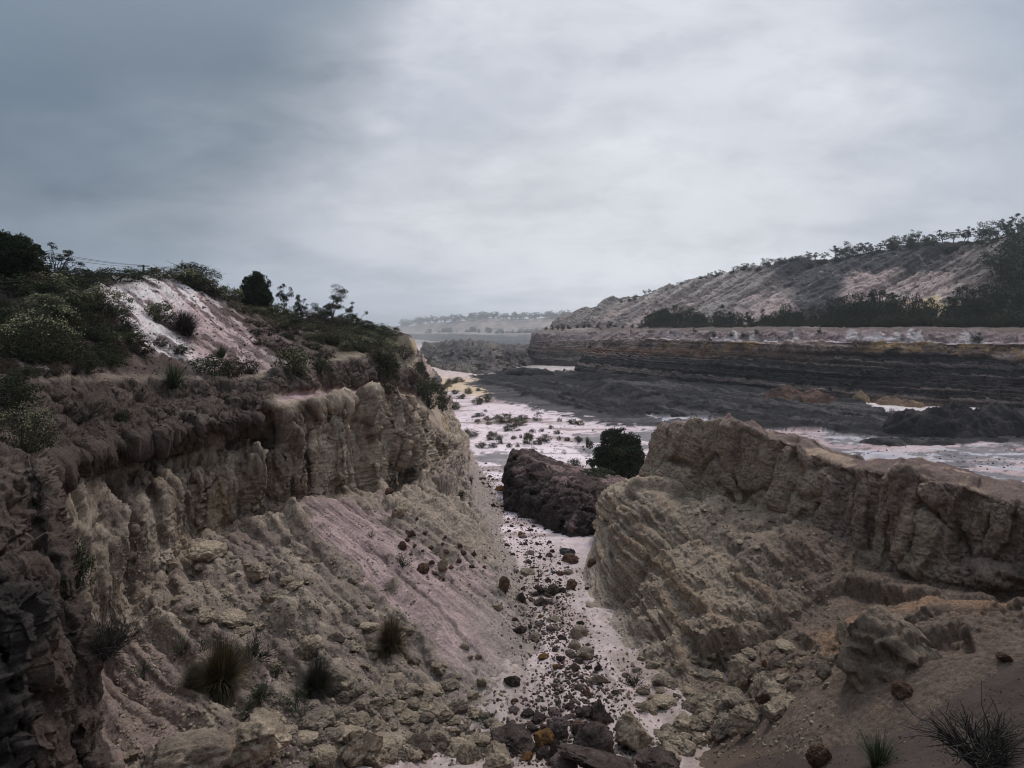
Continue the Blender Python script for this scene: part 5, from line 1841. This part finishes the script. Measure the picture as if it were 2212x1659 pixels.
# along the far shoulder and the foot of the cliff
for (u, v, w, h, k, lb) in [
        (836, 815, 52, 48, 'dark', 'dark bush on the ledge at the top of the pale cliff'),
        (838, 850, 44, 34, 'brown', 'reddish-brown bush on the edge of the pale cliff'),
        (870, 775, 44, 30, 'brown', 'brown bush on the slope above the far cliff foot'),
        (905, 806, 34, 26, 'bigdark', 'round black-green bush at the foot of the far shoulder'),
        (926, 880, 66, 56, 'bigdark', 'big dark bush at the end of the pale cliff beside the sand'),
        (952, 884, 46, 50, 'twig', 'grey leafless bush beside the big dark bush at the cliff end'),
        (905, 850, 60, 36, 'dark', 'dark bush on the slope behind the big dark bush'),
        (890, 826, 50, 30, 'brown', 'rusty bush on the lower slope of the far shoulder'),
        (928, 838, 44, 24, 'brown', 'rusty low bush at the sand edge below the far shoulder'),
        (946, 850, 36, 22, 'olive', 'olive low bush at the sand edge below the far shoulder'),
        (915, 820, 30, 18, 'brown', 'small rusty bush near the round black-green bush')]:
    bush(k, u, v, w, h, lb)
# scrub dotted over the sandy pit floor
FL = {'ground'}
floor_bushes = [(979, 883, 30, 18), (1012, 849, 16, 14), (1032, 872, 22, 16), (1050, 865, 24, 16), (1033, 842, 9, 7), (996, 860, 16, 9), (989, 824, 24, 12),
                (974, 827, 24, 12), (983, 849, 16, 9), (967, 834, 20, 12), (1000, 856, 10, 8), (1037, 897, 22, 8), (1053, 906, 16, 10), (1032, 910, 14, 7),
                (1055, 915, 14, 7), (1048, 887, 8, 5), (1090, 910, 44, 20), (1120, 916, 34, 14), (1127, 905, 24, 12), (1104, 928, 36, 14), (1014, 941, 34, 18),
                (1064, 948, 28, 18), (1079, 947, 16, 10), (1039, 964, 22, 12), (1066, 964, 20, 10), (1080, 956, 14, 8), (1100, 964, 12, 9), (1118, 963, 10, 7),
                (1143, 957, 26, 24), (1125, 944, 7, 8), (1140, 944, 18, 12), (1163, 957, 18, 14), (1176, 952, 28, 16), (1204, 936, 15, 9), (1208, 948, 8, 8),
                (1226, 950, 14, 8), (1237, 914, 20, 12), (1252, 916, 20, 10), (1249, 950, 14, 10), (1241, 1004, 28, 16), (1208, 908, 10, 8), (1060, 935, 10, 6),
                (1170, 930, 12, 7), (1190, 924, 10, 8), (1110, 946, 12, 7), (1150, 932, 14, 8), (995, 942, 14, 8), (1022, 900, 9, 5)]
for (u, v, w, h) in floor_bushes:
    k = random.choices(['olive', 'dark', 'brown'], [.55, .3, .15])[0]
    bush(k, u, v + 2, w, h, {'olive': 'small olive bush dotted on the pink sand of the pit floor', 'dark': 'small dark bush dotted on the pink sand of the pit floor', 'brown': 'small brownish bush dotted on the pink sand of the pit floor'}[k], 'bushes on the sandy floor', names=FL)
bush('upright', 1159, 908, 20, 30, 'upright dark bush shaped like a little cypress on the sand', names=FL)
bush('reed', 1269, 960, 13, 22, 'tuft of dark reeds on the pale floor left of the round tree', table=TUSS, names=FL)
bush('reed', 1251, 955, 14, 14, 'shorter tuft of dark reeds left of the tallest reed tuft', table=TUSS, names=FL)
bush('reed', 1395, 1018, 14, 22, 'tuft of dark reeds right of the round tree', table=TUSS, names=FL)
bush('reed', 1017, 1044, 12, 22, 'tuft of dark reeds at the left side of the gully mouth', table=TUSS)
bush('dark', 998, 1072, 16, 14, 'small dark bush low on the talus near the gully mouth')
# round tree beside the dark block
p = drop(*W(1334, 1000, 55.5)[:2], names=FL)
hh = upx(108, 55.5)
TREES['round'][1].put(p - Vector((0, 0, .35)), (hh * 1.1, hh * 1.1, hh * 1.08), 'large round dense dark green tree behind the dark earth block')

# plants of the gully and foreground
bush('brown', 843, 1402, 78, 68, 'round rusty brown tussock on the talus beside the pink sand', table=TUSS, idx=0)
bush('brown', 478, 1480, 116, 98, 'largest dark brown tussock on the terrace at lower left', table=TUSS, idx=1)
bush('dark', 684, 1492, 84, 66, 'dark tussock on the rubble right of the largest tussock', table=TUSS, idx=0)
bush('dark', 420, 1482, 60, 46, 'small dark tussock touching the left side of the largest tussock', table=TUSS, idx=1)
bush('sprout', 392, 1412, 44, 42, 'bright green herb on the terrace under the cliff')
bush('sprout', 436, 1404, 30, 34, 'slender green herb right of the bright green herb')
bush('sprout', 530, 1424, 56, 32, 'green herb between the largest tussock and the dead bush')
bush('sprout', 310, 1468, 56, 44, 'small green herb on the pale rills of the terrace')
bush('sprout', 596, 1462, 34, 40, 'thin green herb left of the dark tussock')
bush('sprout', 640, 1532, 50, 50, 'thin weedy herb below the dark tussock')
bush('twig', 548, 1424, 90, 44, 'dead arching bush on the talus above the terrace')
bush('wiry', 225, 1415, 90, 80, 'airy dark bush in the corner at the foot of the cliff')
bush('twig', 270, 1380, 90, 60, 'fine twiggy bush leaning from the cliff foot')
bush('sprout', 872, 1222, 48, 30, 'bright green herb in the middle of the talus')
bush('sprout', 802, 1160, 20, 14, 'tiny green herb high on the talus')
bush('sprout', 1042, 1560, 36, 26, 'green herb on the pink sand at the gully bottom')
bush('sprout', 1128, 1598, 26, 26, 'small dark green herb between rocks at the gully bottom')
bush('dark', 880, 1026, 44, 20, 'low green bush on the pale spur of the cliff')
bush('twig', 1372, 1480, 46, 34, 'dead leafless little bush among the gully stones')
bush('dark', 560, 1520, 50, 40, 'dark straggly weed below the largest tussock')
bush('wiry', 2130, 1650, 190, 110, 'big dark straggly bush on the sand slope at lower right')
bush('green', 1897, 1652, 96, 64, 'dark spiky tussock on the sand slope at the bottom edge', table=TUSS, idx=0)
bush('dark', 1290, 1030, 60, 20, 'low dark bush at the foot of the round tree')
bush('dark', 165, 1260, 60, 90, 'dark hanging bush in the shaded corner of the cliff')

# ------------------------------------------------------------------ stones
def ico(sub):
    import bmesh
    bm = bmesh.new()
    bmesh.ops.create_icosphere(bm, subdivisions=sub, radius=1)
    V = np.array([v.co[:] for v in bm.verts], f32)
    F = np.array([[v.index for v in f.verts] for f in bm.faces], np.int32)
    bm.free()
    return V, F


ICO5, ICO4, ICO2 = ico(5), ico(4), ico(2)


def rock_mesh(seed, c0, c1, angular=.5, planes=10, sub=5, squash=.8, rough=1.0):
    rng = np.random.default_rng(seed)
    V, F = {5: ICO5, 4: ICO4, 2: ICO2}[sub]
    p = V.copy()
    p *= (1 + .28 * fbm(V, 1.1, 3, seed))[:, None]
    for i in range(planes):
        n = rng.normal(size=3); n /= np.linalg.norm(n)
        h = rng.uniform(.42, .72) if rng.random() < angular else rng.uniform(.72, .95)
        d = p @ n.astype(f32) - h
        p -= (np.clip(d, 0, None) * .92)[:, None] * n.astype(f32)
    N = p / (np.linalg.norm(p, axis=1, keepdims=True) + 1e-6)
    ck = worley(p + .12 * fbm(p, 2.2, 3, seed + 2)[:, None], 1.3, seed)
    p -= N * (.09 * rough * (1 - sst(ck[1] - ck[0], 0, .07)))[:, None]
    p += N * rough * (.05 * fbm(p, 2.6, 4, seed + 3) + .045 * fbm(p, 6, 4, seed + 5, ridged=True) + .30 * facet(p, 2.2, seed) + .25 * facet(p, 5.5, seed + 1))[:, None]
    p[:, 2] *= squash
    me = raw_mesh('stone', p, F.ravel(), np.arange(len(F)) * 3, np.full(len(F), 3))
    m = sst(fbm(p, 1.4, 4, seed + 8), -.25, .3)
    col = np.asarray(c0, f32) + (np.asarray(c1, f32) - np.asarray(c0, f32)) * m[:, None]
    col *= (1 + .25 * fbm(p, 5, 3, seed + 11))[:, None]
    set_attr(me, col)
    me.materials.append(M_ROCK)
    return me


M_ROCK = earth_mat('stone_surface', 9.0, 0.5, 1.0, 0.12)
ROCK = {
    'dark': [Kind('stone', rock_mesh(s, (.050, .040, .038), (.095, .075, .071), .5, 9), 'stone') for s in (51, 52, 53, 54, 55)],
    'brown': [Kind('stone', rock_mesh(s, (.10, .062, .045), (.16, .105, .08), .5, 9), 'stone') for s in (56, 57)],
    'pale': [Kind('boulder', rock_mesh(s, (.27, .232, .182), (.44, .385, .30), .85, 16, squash=.8, rough=1.2), 'boulder') for s in (61, 62, 63, 64, 65, 66)],
    'knoll': [Kind('boulder', rock_mesh(68, (.13, .11, .09), (.235, .20, .16), .8, 16, squash=1.0, rough=1.25), 'boulder')],
    'tan': [Kind('stone', rock_mesh(s, (.20, .172, .145), (.29, .255, .205), .4, 9), 'stone') for s in (67, 68, 69)],
    'rust': [Kind('stone', rock_mesh(s, (.12, .07, .035), (.22, .125, .05), .4, 9), 'stone') for s in (71, 72)],
    'blue': [Kind('stone', rock_mesh(s, (.055, .06, .068), (.09, .095, .105), .5, 10), 'stone') for s in (73,)],
    'mauve': [Kind('stone', rock_mesh(s, (.13, .105, .11), (.19, .155, .155), .25, 7), 'stone') for s in (74, 75)],
}
random.seed(5)


def stone(kind, u, v, w, h, label, group=None, sink=.25, idx=None, names=None, flat=None):
    """stone whose picture is w by h units with its foot at (u, v)"""
    hit = at(u, v, names)
    if not hit:
        return
    d = hit[0].y
    ww, hh = upx(w, d) / 2, upx(h, d) / 2
    dep = ww * random.uniform(.8, 1.1)
    kk = ROCK[kind][idx] if idx is not None else pick(ROCK, kind)
    o = kk.put(hit[0] + Vector((0, dep * .3, hh * (1 - 2 * sink))), (ww * 1.1, dep * 1.05, hh * 1.3), label, group, rz=random.uniform(-.6, .6) + random.choice([0, math.pi]),
               tilt=(random.uniform(-.25, .25), random.uniform(-.25, .25)))
    return o


big = [
    ('dark', 1104, 1622, 86, 58, 'largest rounded dark boulder lying in the gully bottom left of the rusty stone'),
    ('mauve', 1208, 1592, 46, 52, 'grey-mauve rounded boulder behind the rusty stone'),
    ('dark', 1284, 1630, 84, 76, 'great dark boulder standing upright at the bottom of the gully'),
    ('dark', 1296, 1565, 52, 60, 'pointed dark top block leaning on the great dark boulder'),
    ('rust', 1172, 1610, 48, 36, 'rusty orange stone among the dark boulders at the bottom'),
    ('dark', 1172, 1640, 32, 36, 'dark stone just below the rusty orange stone'),
    ('dark', 1202, 1650, 36, 60, 'long dark boulder leaning right of the rusty orange stone'),
    ('pale', 1362, 1620, 84, 104, 'tall pale slab leaning beside the great dark boulder'),
    ('pale', 1452, 1618, 74, 46, 'broad pale block at the bottom right of the gully stones'),
    ('pale', 1448, 1645, 46, 24, 'thin pale slab under the broad pale block'),
    ('dark', 1300, 1672, 150, 44, 'wide dark boulder cut by the lower edge of the picture'),
    ('dark', 1420, 1668, 92, 46, 'dark purplish boulder at the lower edge under the pale blocks'),
    ('mauve', 1225, 1668, 60, 40, 'streaky mauve boulder at the lower edge'),
    ('dark', 1254, 1590, 30, 34, 'dark stone between the mauve boulder and the great dark boulder'),
    ('dark', 1258, 1548, 28, 24, 'round dark stone behind the great dark boulder'),
    ('brown', 1088, 1278, 25, 46, 'tall narrow brown stone on the left side of the stone stream'),
    ('tan', 1142, 1240, 30, 13, 'flat grey-brown slab in the stone stream'),
    ('dark', 1193, 1284, 26, 28, 'round brown-grey stone in the middle of the stone stream'),
    ('dark', 1170, 1308, 30, 22, 'rounded dark stone below the round brown-grey stone'),
    ('blue', 1226, 1198, 34, 20, 'blue-black stone near the dark earth block'),
    ('brown', 1231, 1214, 34, 20, 'brown stone touching the blue-black stone'),
    ('brown', 1277, 1222, 20, 22, 'brown stone at the foot of the outcrop prow'),
    ('brown', 1234, 1272, 24, 28, 'dark brown stone near the foot of the outcrop'),
    ('dark', 1126, 1303, 22, 34, 'upright dark stone at the left edge of the stone stream'),
    ('dark', 1168, 1282, 22, 24, 'dark stone beside the upright dark stone'),
    ('dark', 1120, 1368, 30, 18, 'lone dark double stone on the sand left of the stream'),
    ('pale', 1074, 1318, 30, 20, 'pale flat stone alone on the pink sand'),
    ('pale', 1040, 1482, 26, 30, 'upright pale stone on the lower sand'),
    ('pale', 1006, 1402, 28, 18, 'pale crumbly stone on the white sand'),
    ('pale', 1034, 1424, 17, 17, 'small pale stone right of the crumbly pale stone'),
    ('pale', 1017, 1424, 13, 15, 'smaller pale stone left of the small pale stone'),
    ('tan', 1250, 1378, 34, 28, 'square tan stone on the right of the stream'),
    ('tan', 1264, 1422, 38, 26, 'cracked tan stone lower in the stream'),
    ('tan', 1242, 1402, 26, 24, 'tan stone between the square and the cracked tan stones'),
    ('tan', 1288, 1478, 32, 24, 'rounded tan stone near the dead bush'),
    ('tan', 1152, 1386, 28, 20, 'tan stone on the left side of the stream'),
    ('dark', 1104, 1482, 36, 28, 'broad dark stone on the edge of the white sand'),
    ('rust', 1082, 1060, 20, 12, 'orange stone on the sand beside the earth block'),
    ('rust', 1126, 1157, 14, 12, 'small orange stone in the upper stone stream'),
    ('brown', 838, 1068, 20, 22, 'dark red stone perched on the talus under the cliff pillars'),
    ('brown', 868, 1186, 18, 22, 'dark red stone in the middle of the talus'),
    ('brown', 888, 1158, 18, 18, 'dark stone up the talus above the dark red stone'),
    ('brown', 912, 1236, 26, 24, 'purple-brown boulder low on the talus'),
    ('pale', 956, 1236, 32, 40, 'pale pointed boulder beside the purple-brown boulder'),
    ('pale', 862, 1120, 50, 50, 'large pale block half buried in the upper talus'),
    ('pale', 560, 1252, 56, 46, 'rounded pale boulder in the middle of the rubble slope'),
    ('pale', 496, 1352, 60, 34, 'pale rectangular block low on the rubble slope'),
    ('pale', 668, 1424, 74, 70, 'big flat pale boulder on the lower rubble slope'),
    ('pale', 366, 1234, 30, 30, 'pale rounded boulder at the cliff foot'),
    ('pale', 440, 1216, 80, 60, 'large slab-faced boulder at the cliff foot'),
    ('pale', 446, 1344, 44, 30, 'pale boulder left above the rectangular block'),
    ('pale', 576, 1300, 46, 26, 'pale boulder under the rounded boulder'),
    ('pale', 640, 1272, 40, 22, 'pale flat boulder right of the rounded boulder'),
    ('pale', 620, 1262, 36, 26, 'dull boulder touching the flat boulder'),
    ('pale', 560, 1640, 170, 116, 'huge pale slab lying at the lower left'),
    ('tan', 470, 1650, 82, 90, 'upright grey block in front of the huge pale slab'),
    ('tan', 380, 1690, 170, 100, 'dark broad boulder at the lower edge left of the upright grey block'),
    ('pale', 690, 1660, 60, 60, 'pale block right of the huge pale slab'),
    ('pale', 770, 1640, 100, 80, 'large rounded pale boulder at the bottom left of centre'),
    ('tan', 900, 1630, 60, 60, 'grey upright boulder at the bottom left of the gully'),
    ('pale', 1010, 1650, 60, 60, 'crumbly pale boulder left of the largest dark boulder'),
    ('pale', 1602, 1486, 54, 90, 'upright pale slab in the rubble under the outcrop'),
    ('pale', 1658, 1524, 74, 90, 'cracked grey-pale block right of the upright slab'),
    ('pale', 1622, 1580, 82, 66, 'broad pale boulder below the cracked block'),
    ('tan', 1560, 1600, 60, 50, 'dull boulder left of the broad pale boulder'),
    ('pale', 1480, 1590, 70, 54, 'grey crumbling boulder at the lower right of the gully'),
    ('pale', 1830, 1400, 46, 88, 'narrow upright block left of the cracked knoll'),
    ('brown', 2175, 1428, 34, 22, 'dark angular stone on the sand slope near the right edge'),
    ('brown', 1950, 1502, 46, 34, 'dark stone at the top of the sand slope'),
    ('brown', 1774, 1650, 50, 50, 'dark stone poking out of the sand at the bottom'),
    ('rust', 1652, 1438, 12, 16, 'little orange stone in front of the upright pale slab'),
    ('tan', 1785, 1462, 36, 34, 'square stone in the rubble left of the cracked knoll'),
]
for (k, u, v, w, h, lb) in big:
    stone(k, u, v, w, h, lb)
# cracked knoll below the wall
stone('knoll', 1960, 1440, 215, 190, 'big cracked clay knoll standing on the sand below the outcrop wall', sink=.46, idx=0)

# the stream of dark stones along the gully
CLx = [1010, 1040, 1085, 1130, 1170, 1185, 1200, 1240, 1270, 1230, 1240, 1300, 1660]
CLy = [1010, 1110, 1160, 1210, 1250, 1330, 1380, 1450, 1500, 1560, 1640, 1660, 1665]
LINEv = [1000, 1060, 1110, 1160, 1220, 1300, 1380, 1440, 1500, 1560, 1650]
LINEu = [1045, 1075, 1105, 1135, 1170, 1170, 1195, 1240, 1240, 1210, 1240]
LINEw = [26, 28, 34, 44, 60, 62, 58, 66, 90, 100, 130]
got = []
tries = 0
while len(got) < 215 and tries < 6000:
    tries += 1
    v = 1000 + 650 * random.random() ** .85
    u = row(v, LINEv, LINEu) + random.gauss(0, .55) * row(v, LINEv, LINEw)
    sz = row(v, LINEv, [7, 9, 10, 11, 13, 15, 16, 18, 20, 24, 28]) * random.choice([.4, .5, .6, .75, .9, 1.15])
    if any((u - a) ** 2 + (v - b) ** 2 < ((sz + c) * .42) ** 2 for a, b, c in got):
        continue
    got.append((u, v, sz))
    k = random.choices(['dark', 'brown', 'tan', 'rust', 'blue', 'mauve'], [.58, .12, .16, .02, .05, .07])[0]
    if v > 1040 or k != 'tan':
        stone(k, u, v, sz * random.uniform(.9, 1.35), sz * random.uniform(.65, 1.0),
              {'dark': 'dark stone in the stream of stones along the gully floor', 'brown': 'brown stone in the stream of stones along the gully floor',
               'tan': 'tan clay stone in the stream of stones along the gully floor', 'rust': 'rusty stone in the stream of stones along the gully floor',
               'blue': 'blue-grey stone in the stream of stones along the gully floor', 'mauve': 'mauve-grey stone in the stream of stones along the gully floor'}[k],
              'stones strewn along the gully floor', sink=.36)

# pale boulders over the talus and the gully bottom
reg = np.array([(300, 1230), (520, 1160), (700, 1200), (860, 1330), (960, 1440), (1060, 1500), (1120, 1650), (220, 1650), (560, 1560), (700, 1500), (480, 1400)], f32)
reg_r = np.array([(1360, 1420), (1560, 1420), (1760, 1400), (1700, 1540), (1560, 1620), (1420, 1640), (1380, 1540)], f32)
reg_s = np.array([(1500, 1060), (1680, 1110), (1640, 1190), (1500, 1150)], f32)
reg_b = np.array([(700, 1480), (900, 1480), (1080, 1560), (1080, 1658), (640, 1658)], f32)


def pale(lb, lo, hi, kinds=('pale', 'pale', 'tan')):
    def f(u, v):
        sz = random.uniform(lo, hi) * random.choice([.5, .7, 1, 1.3]) * row(v, [1100, 1400, 1650], [.7, 1, 1.5])
        stone(random.choice(kinds), u, v, sz * 1.3, sz * .8, lb, 'pale boulders on the rubble slopes', sink=.35)
    return f


scatter(reg, 90, lambda q: 24, pale('pale clay boulder half buried in the rubble slope under the left cliff', 18, 32))
scatter(reg_b, 60, lambda q: 22, pale('pale crumbly boulder in the heap at the bottom of the gully', 22, 38))
scatter(reg_r, 70, lambda q: 20, pale('pale clay boulder in the rubble under the right outcrop', 18, 34))
scatter(reg_s, 22, lambda q: 16, pale('small pale stone on the shelf below the outcrop pillars', 10, 18))
scatter(np.array([(900, 1120), (1040, 1180), (1060, 1240), (960, 1260), (860, 1180)], f32), 24, lambda q: 15, lambda u, v: stone('brown', u, v, random.uniform(6, 15), random.uniform(6, 12), 'small dark red stone on the talus beside the gully', 'dark stones on the talus'))


def rubble(name, pts, sizes, c0, c1, seed):
    """countless small stones as one mass"""
    rng = np.random.default_rng(seed)
    V0, F0 = ICO2
    n = len(pts)
    base = V0[None] * (1 + .35 * rng.uniform(-1, 1, (n, len(V0), 1)))
    sc = sizes[:, None, None] * rng.uniform(.6, 1.2, (n, 1, 3))
    V = base * sc + pts[:, None]
    F = (F0[None] + (np.arange(n) * len(V0))[:, None, None]).reshape(-1, 3)
    me = raw_mesh(name, V, F.ravel(), np.arange(len(F)) * 3, np.full(len(F), 3), False)
    f = rng.uniform(0, 1, (n, 1, 1))
    col = np.broadcast_to(np.asarray(c0, f32) + (np.asarray(c1, f32) - np.asarray(c0, f32)) * f, (n, len(V0), 3))
    set_attr(me, np.ascontiguousarray(col, f32))
    me.materials.append(M_ROCK)
    o = bpy.data.objects.new(name, me)
    COLL.objects.link(o)
    o['kind'] = 'stuff'


def gather(count, fn, names=None):
    P_, S_ = [], []
    tries = 0
    while len(P_) < count and tries < count * 3:
        tries += 1
        u, v, s_ = fn()
        hit = at(u, v, names)
        if hit:
            P_.append(hit[0][:]); S_.append(upx(s_, hit[0].y) * .5)
    return np.array(P_, f32), np.array(S_, f32)


def f_stream():
    v = 1000 + 655 * random.random() ** .8
    u = row(v, LINEv, LINEu) + random.gauss(0, .75) * row(v, LINEv, LINEw)
    return u, v, row(v, LINEv, [2.2] * 3 + [3, 3.5, 4, 4.5, 5, 6, 7, 8]) * random.choice([.5, .7, 1, 1.3])


def f_talus():
    while True:
        u, v = random.uniform(250, 1100), random.uniform(1100, 1655)
        if v > 1000 + (700 - u) * .35 and v > 1060 + (u - 640) * .25 and (u < 900 or v < 1280 or v > 1480 or random.random() < .12):
            return u, v, random.choice([2.5, 3.5, 5, 7]) * row(v, [1100, 1650], [.7, 1.5])


def f_right():
    u, v = random.uniform(1330, 1800), random.uniform(1080, 1640)
    return u, v, random.choice([2.5, 3.5, 5, 7]) * row(v, [1100, 1650], [.7, 1.4])


def f_slope():
    while True:
        u, v = random.uniform(120, 720), random.uniform(600, 820)
        if v > 600 + max(0, u - 420) * .45:
            return u, v, random.choice([2, 2.5, 3.5, 5]) * random.uniform(.6, 1.1)


def f_sand():
    u, v = random.uniform(1450, 2212), random.uniform(1400, 1655)
    return u, v, random.choice([1.5, 2, 3, 5]) if v > 1655 - (u - 1450) * .36 else 2


def f_flat():
    u, v = random.uniform(1000, 2212), random.uniform(862, 1075)
    return u, v, random.choice([1.5, 2, 2.5, 3.5]) * row(v, [860, 1075], [.8, 1.5])


rubble('rubble', *gather(1000, f_flat, {'ground'}), (.02, .02, .022), (.10, .09, .09), 6)
rubble('rubble', *gather(1500, f_slope, {'hillside'}), (.05, .04, .04), (.12, .095, .095), 4)
rubble('rubble', *gather(700, f_sand, {'sand_slope'}), (.06, .05, .045), (.20, .16, .14), 5)
rubble('rubble', *gather(4600, f_stream), (.05, .04, .038), (.15, .12, .11), 1)
rubble('rubble', *gather(3200, f_talus), (.20, .17, .14), (.36, .32, .25), 2)
rubble('rubble', *gather(1600, f_right), (.17, .145, .12), (.35, .31, .24), 3)

# ------------------------------------------------------------------ power line behind the hill crest, dead stick
def tube_obj(name, pts, rad, col, label, cat, group=None):
    me = tubes_mesh(name, [(pts, rad)], col, 6)
    o = bpy.data.objects.new(name, me)
    COLL.objects.link(o)
    return tag(o, label, cat, group)


def power():
    for i, (u, d, top, bot) in enumerate([(310, 78, 572, 612), (327, 96, 577, 612)]):
        b, t_ = np.array(W(u, bot, d)), np.array(W(u, top, d))
        r = bpy.data.objects.new('utility_pole', None)
        COLL.objects.link(r)
        r.location = b
        tag(r, ['taller thin wooden utility pole rising from the skyline bushes', 'farther and lower utility pole right of the taller one'][i], 'utility pole', 'utility poles behind the hill crest')
        for nm, seg in (('pole', ([(0, 0, 0), tuple(t_ - b)], [.13, .11])), ('crossarm', ([(-.7, 0, (t_ - b)[2] * .93), (.7, 0, (t_ - b)[2] * .93)], [.06, .06]))):
            o = bpy.data.objects.new(nm, tubes_mesh(nm, [seg], (.04, .035, .03), 6))
            COLL.objects.link(o)
            o.parent = r
    for i, (v0, v1) in enumerate([(520, 572.5), (525, 573.5), (533, 577)]):
        a, b = np.array(W(-10, v0, 34)), np.array(W(310, v1, 78))
        t = np.linspace(0, 1, 14)[:, None]
        pts = a + (b - a) * t
        pts[:, 2] -= 0.5 * 4 * (t * (1 - t))[:, 0] * .5
        tube_obj('power_line', pts, np.full(14, .014), (.03, .03, .032), ['uppermost', 'middle', 'lowest'][i] + ' thin cable running to the utility pole on the skyline', 'cable', 'power cables')


power()
hit = at(1246, 1480)
if hit:
    p = np.array(hit[0])
    s_ = upx(26, hit[0].y)
    tube_obj('stick', wiggle(p + (-.4 * s_, 0, .10), p + (.6 * s_, .1, .22), 5, .03, np.random.default_rng(3)), np.linspace(.035, .02, 5), (.05, .042, .036), 'bare dark stick lying across the stones at the gully bottom', 'stick')
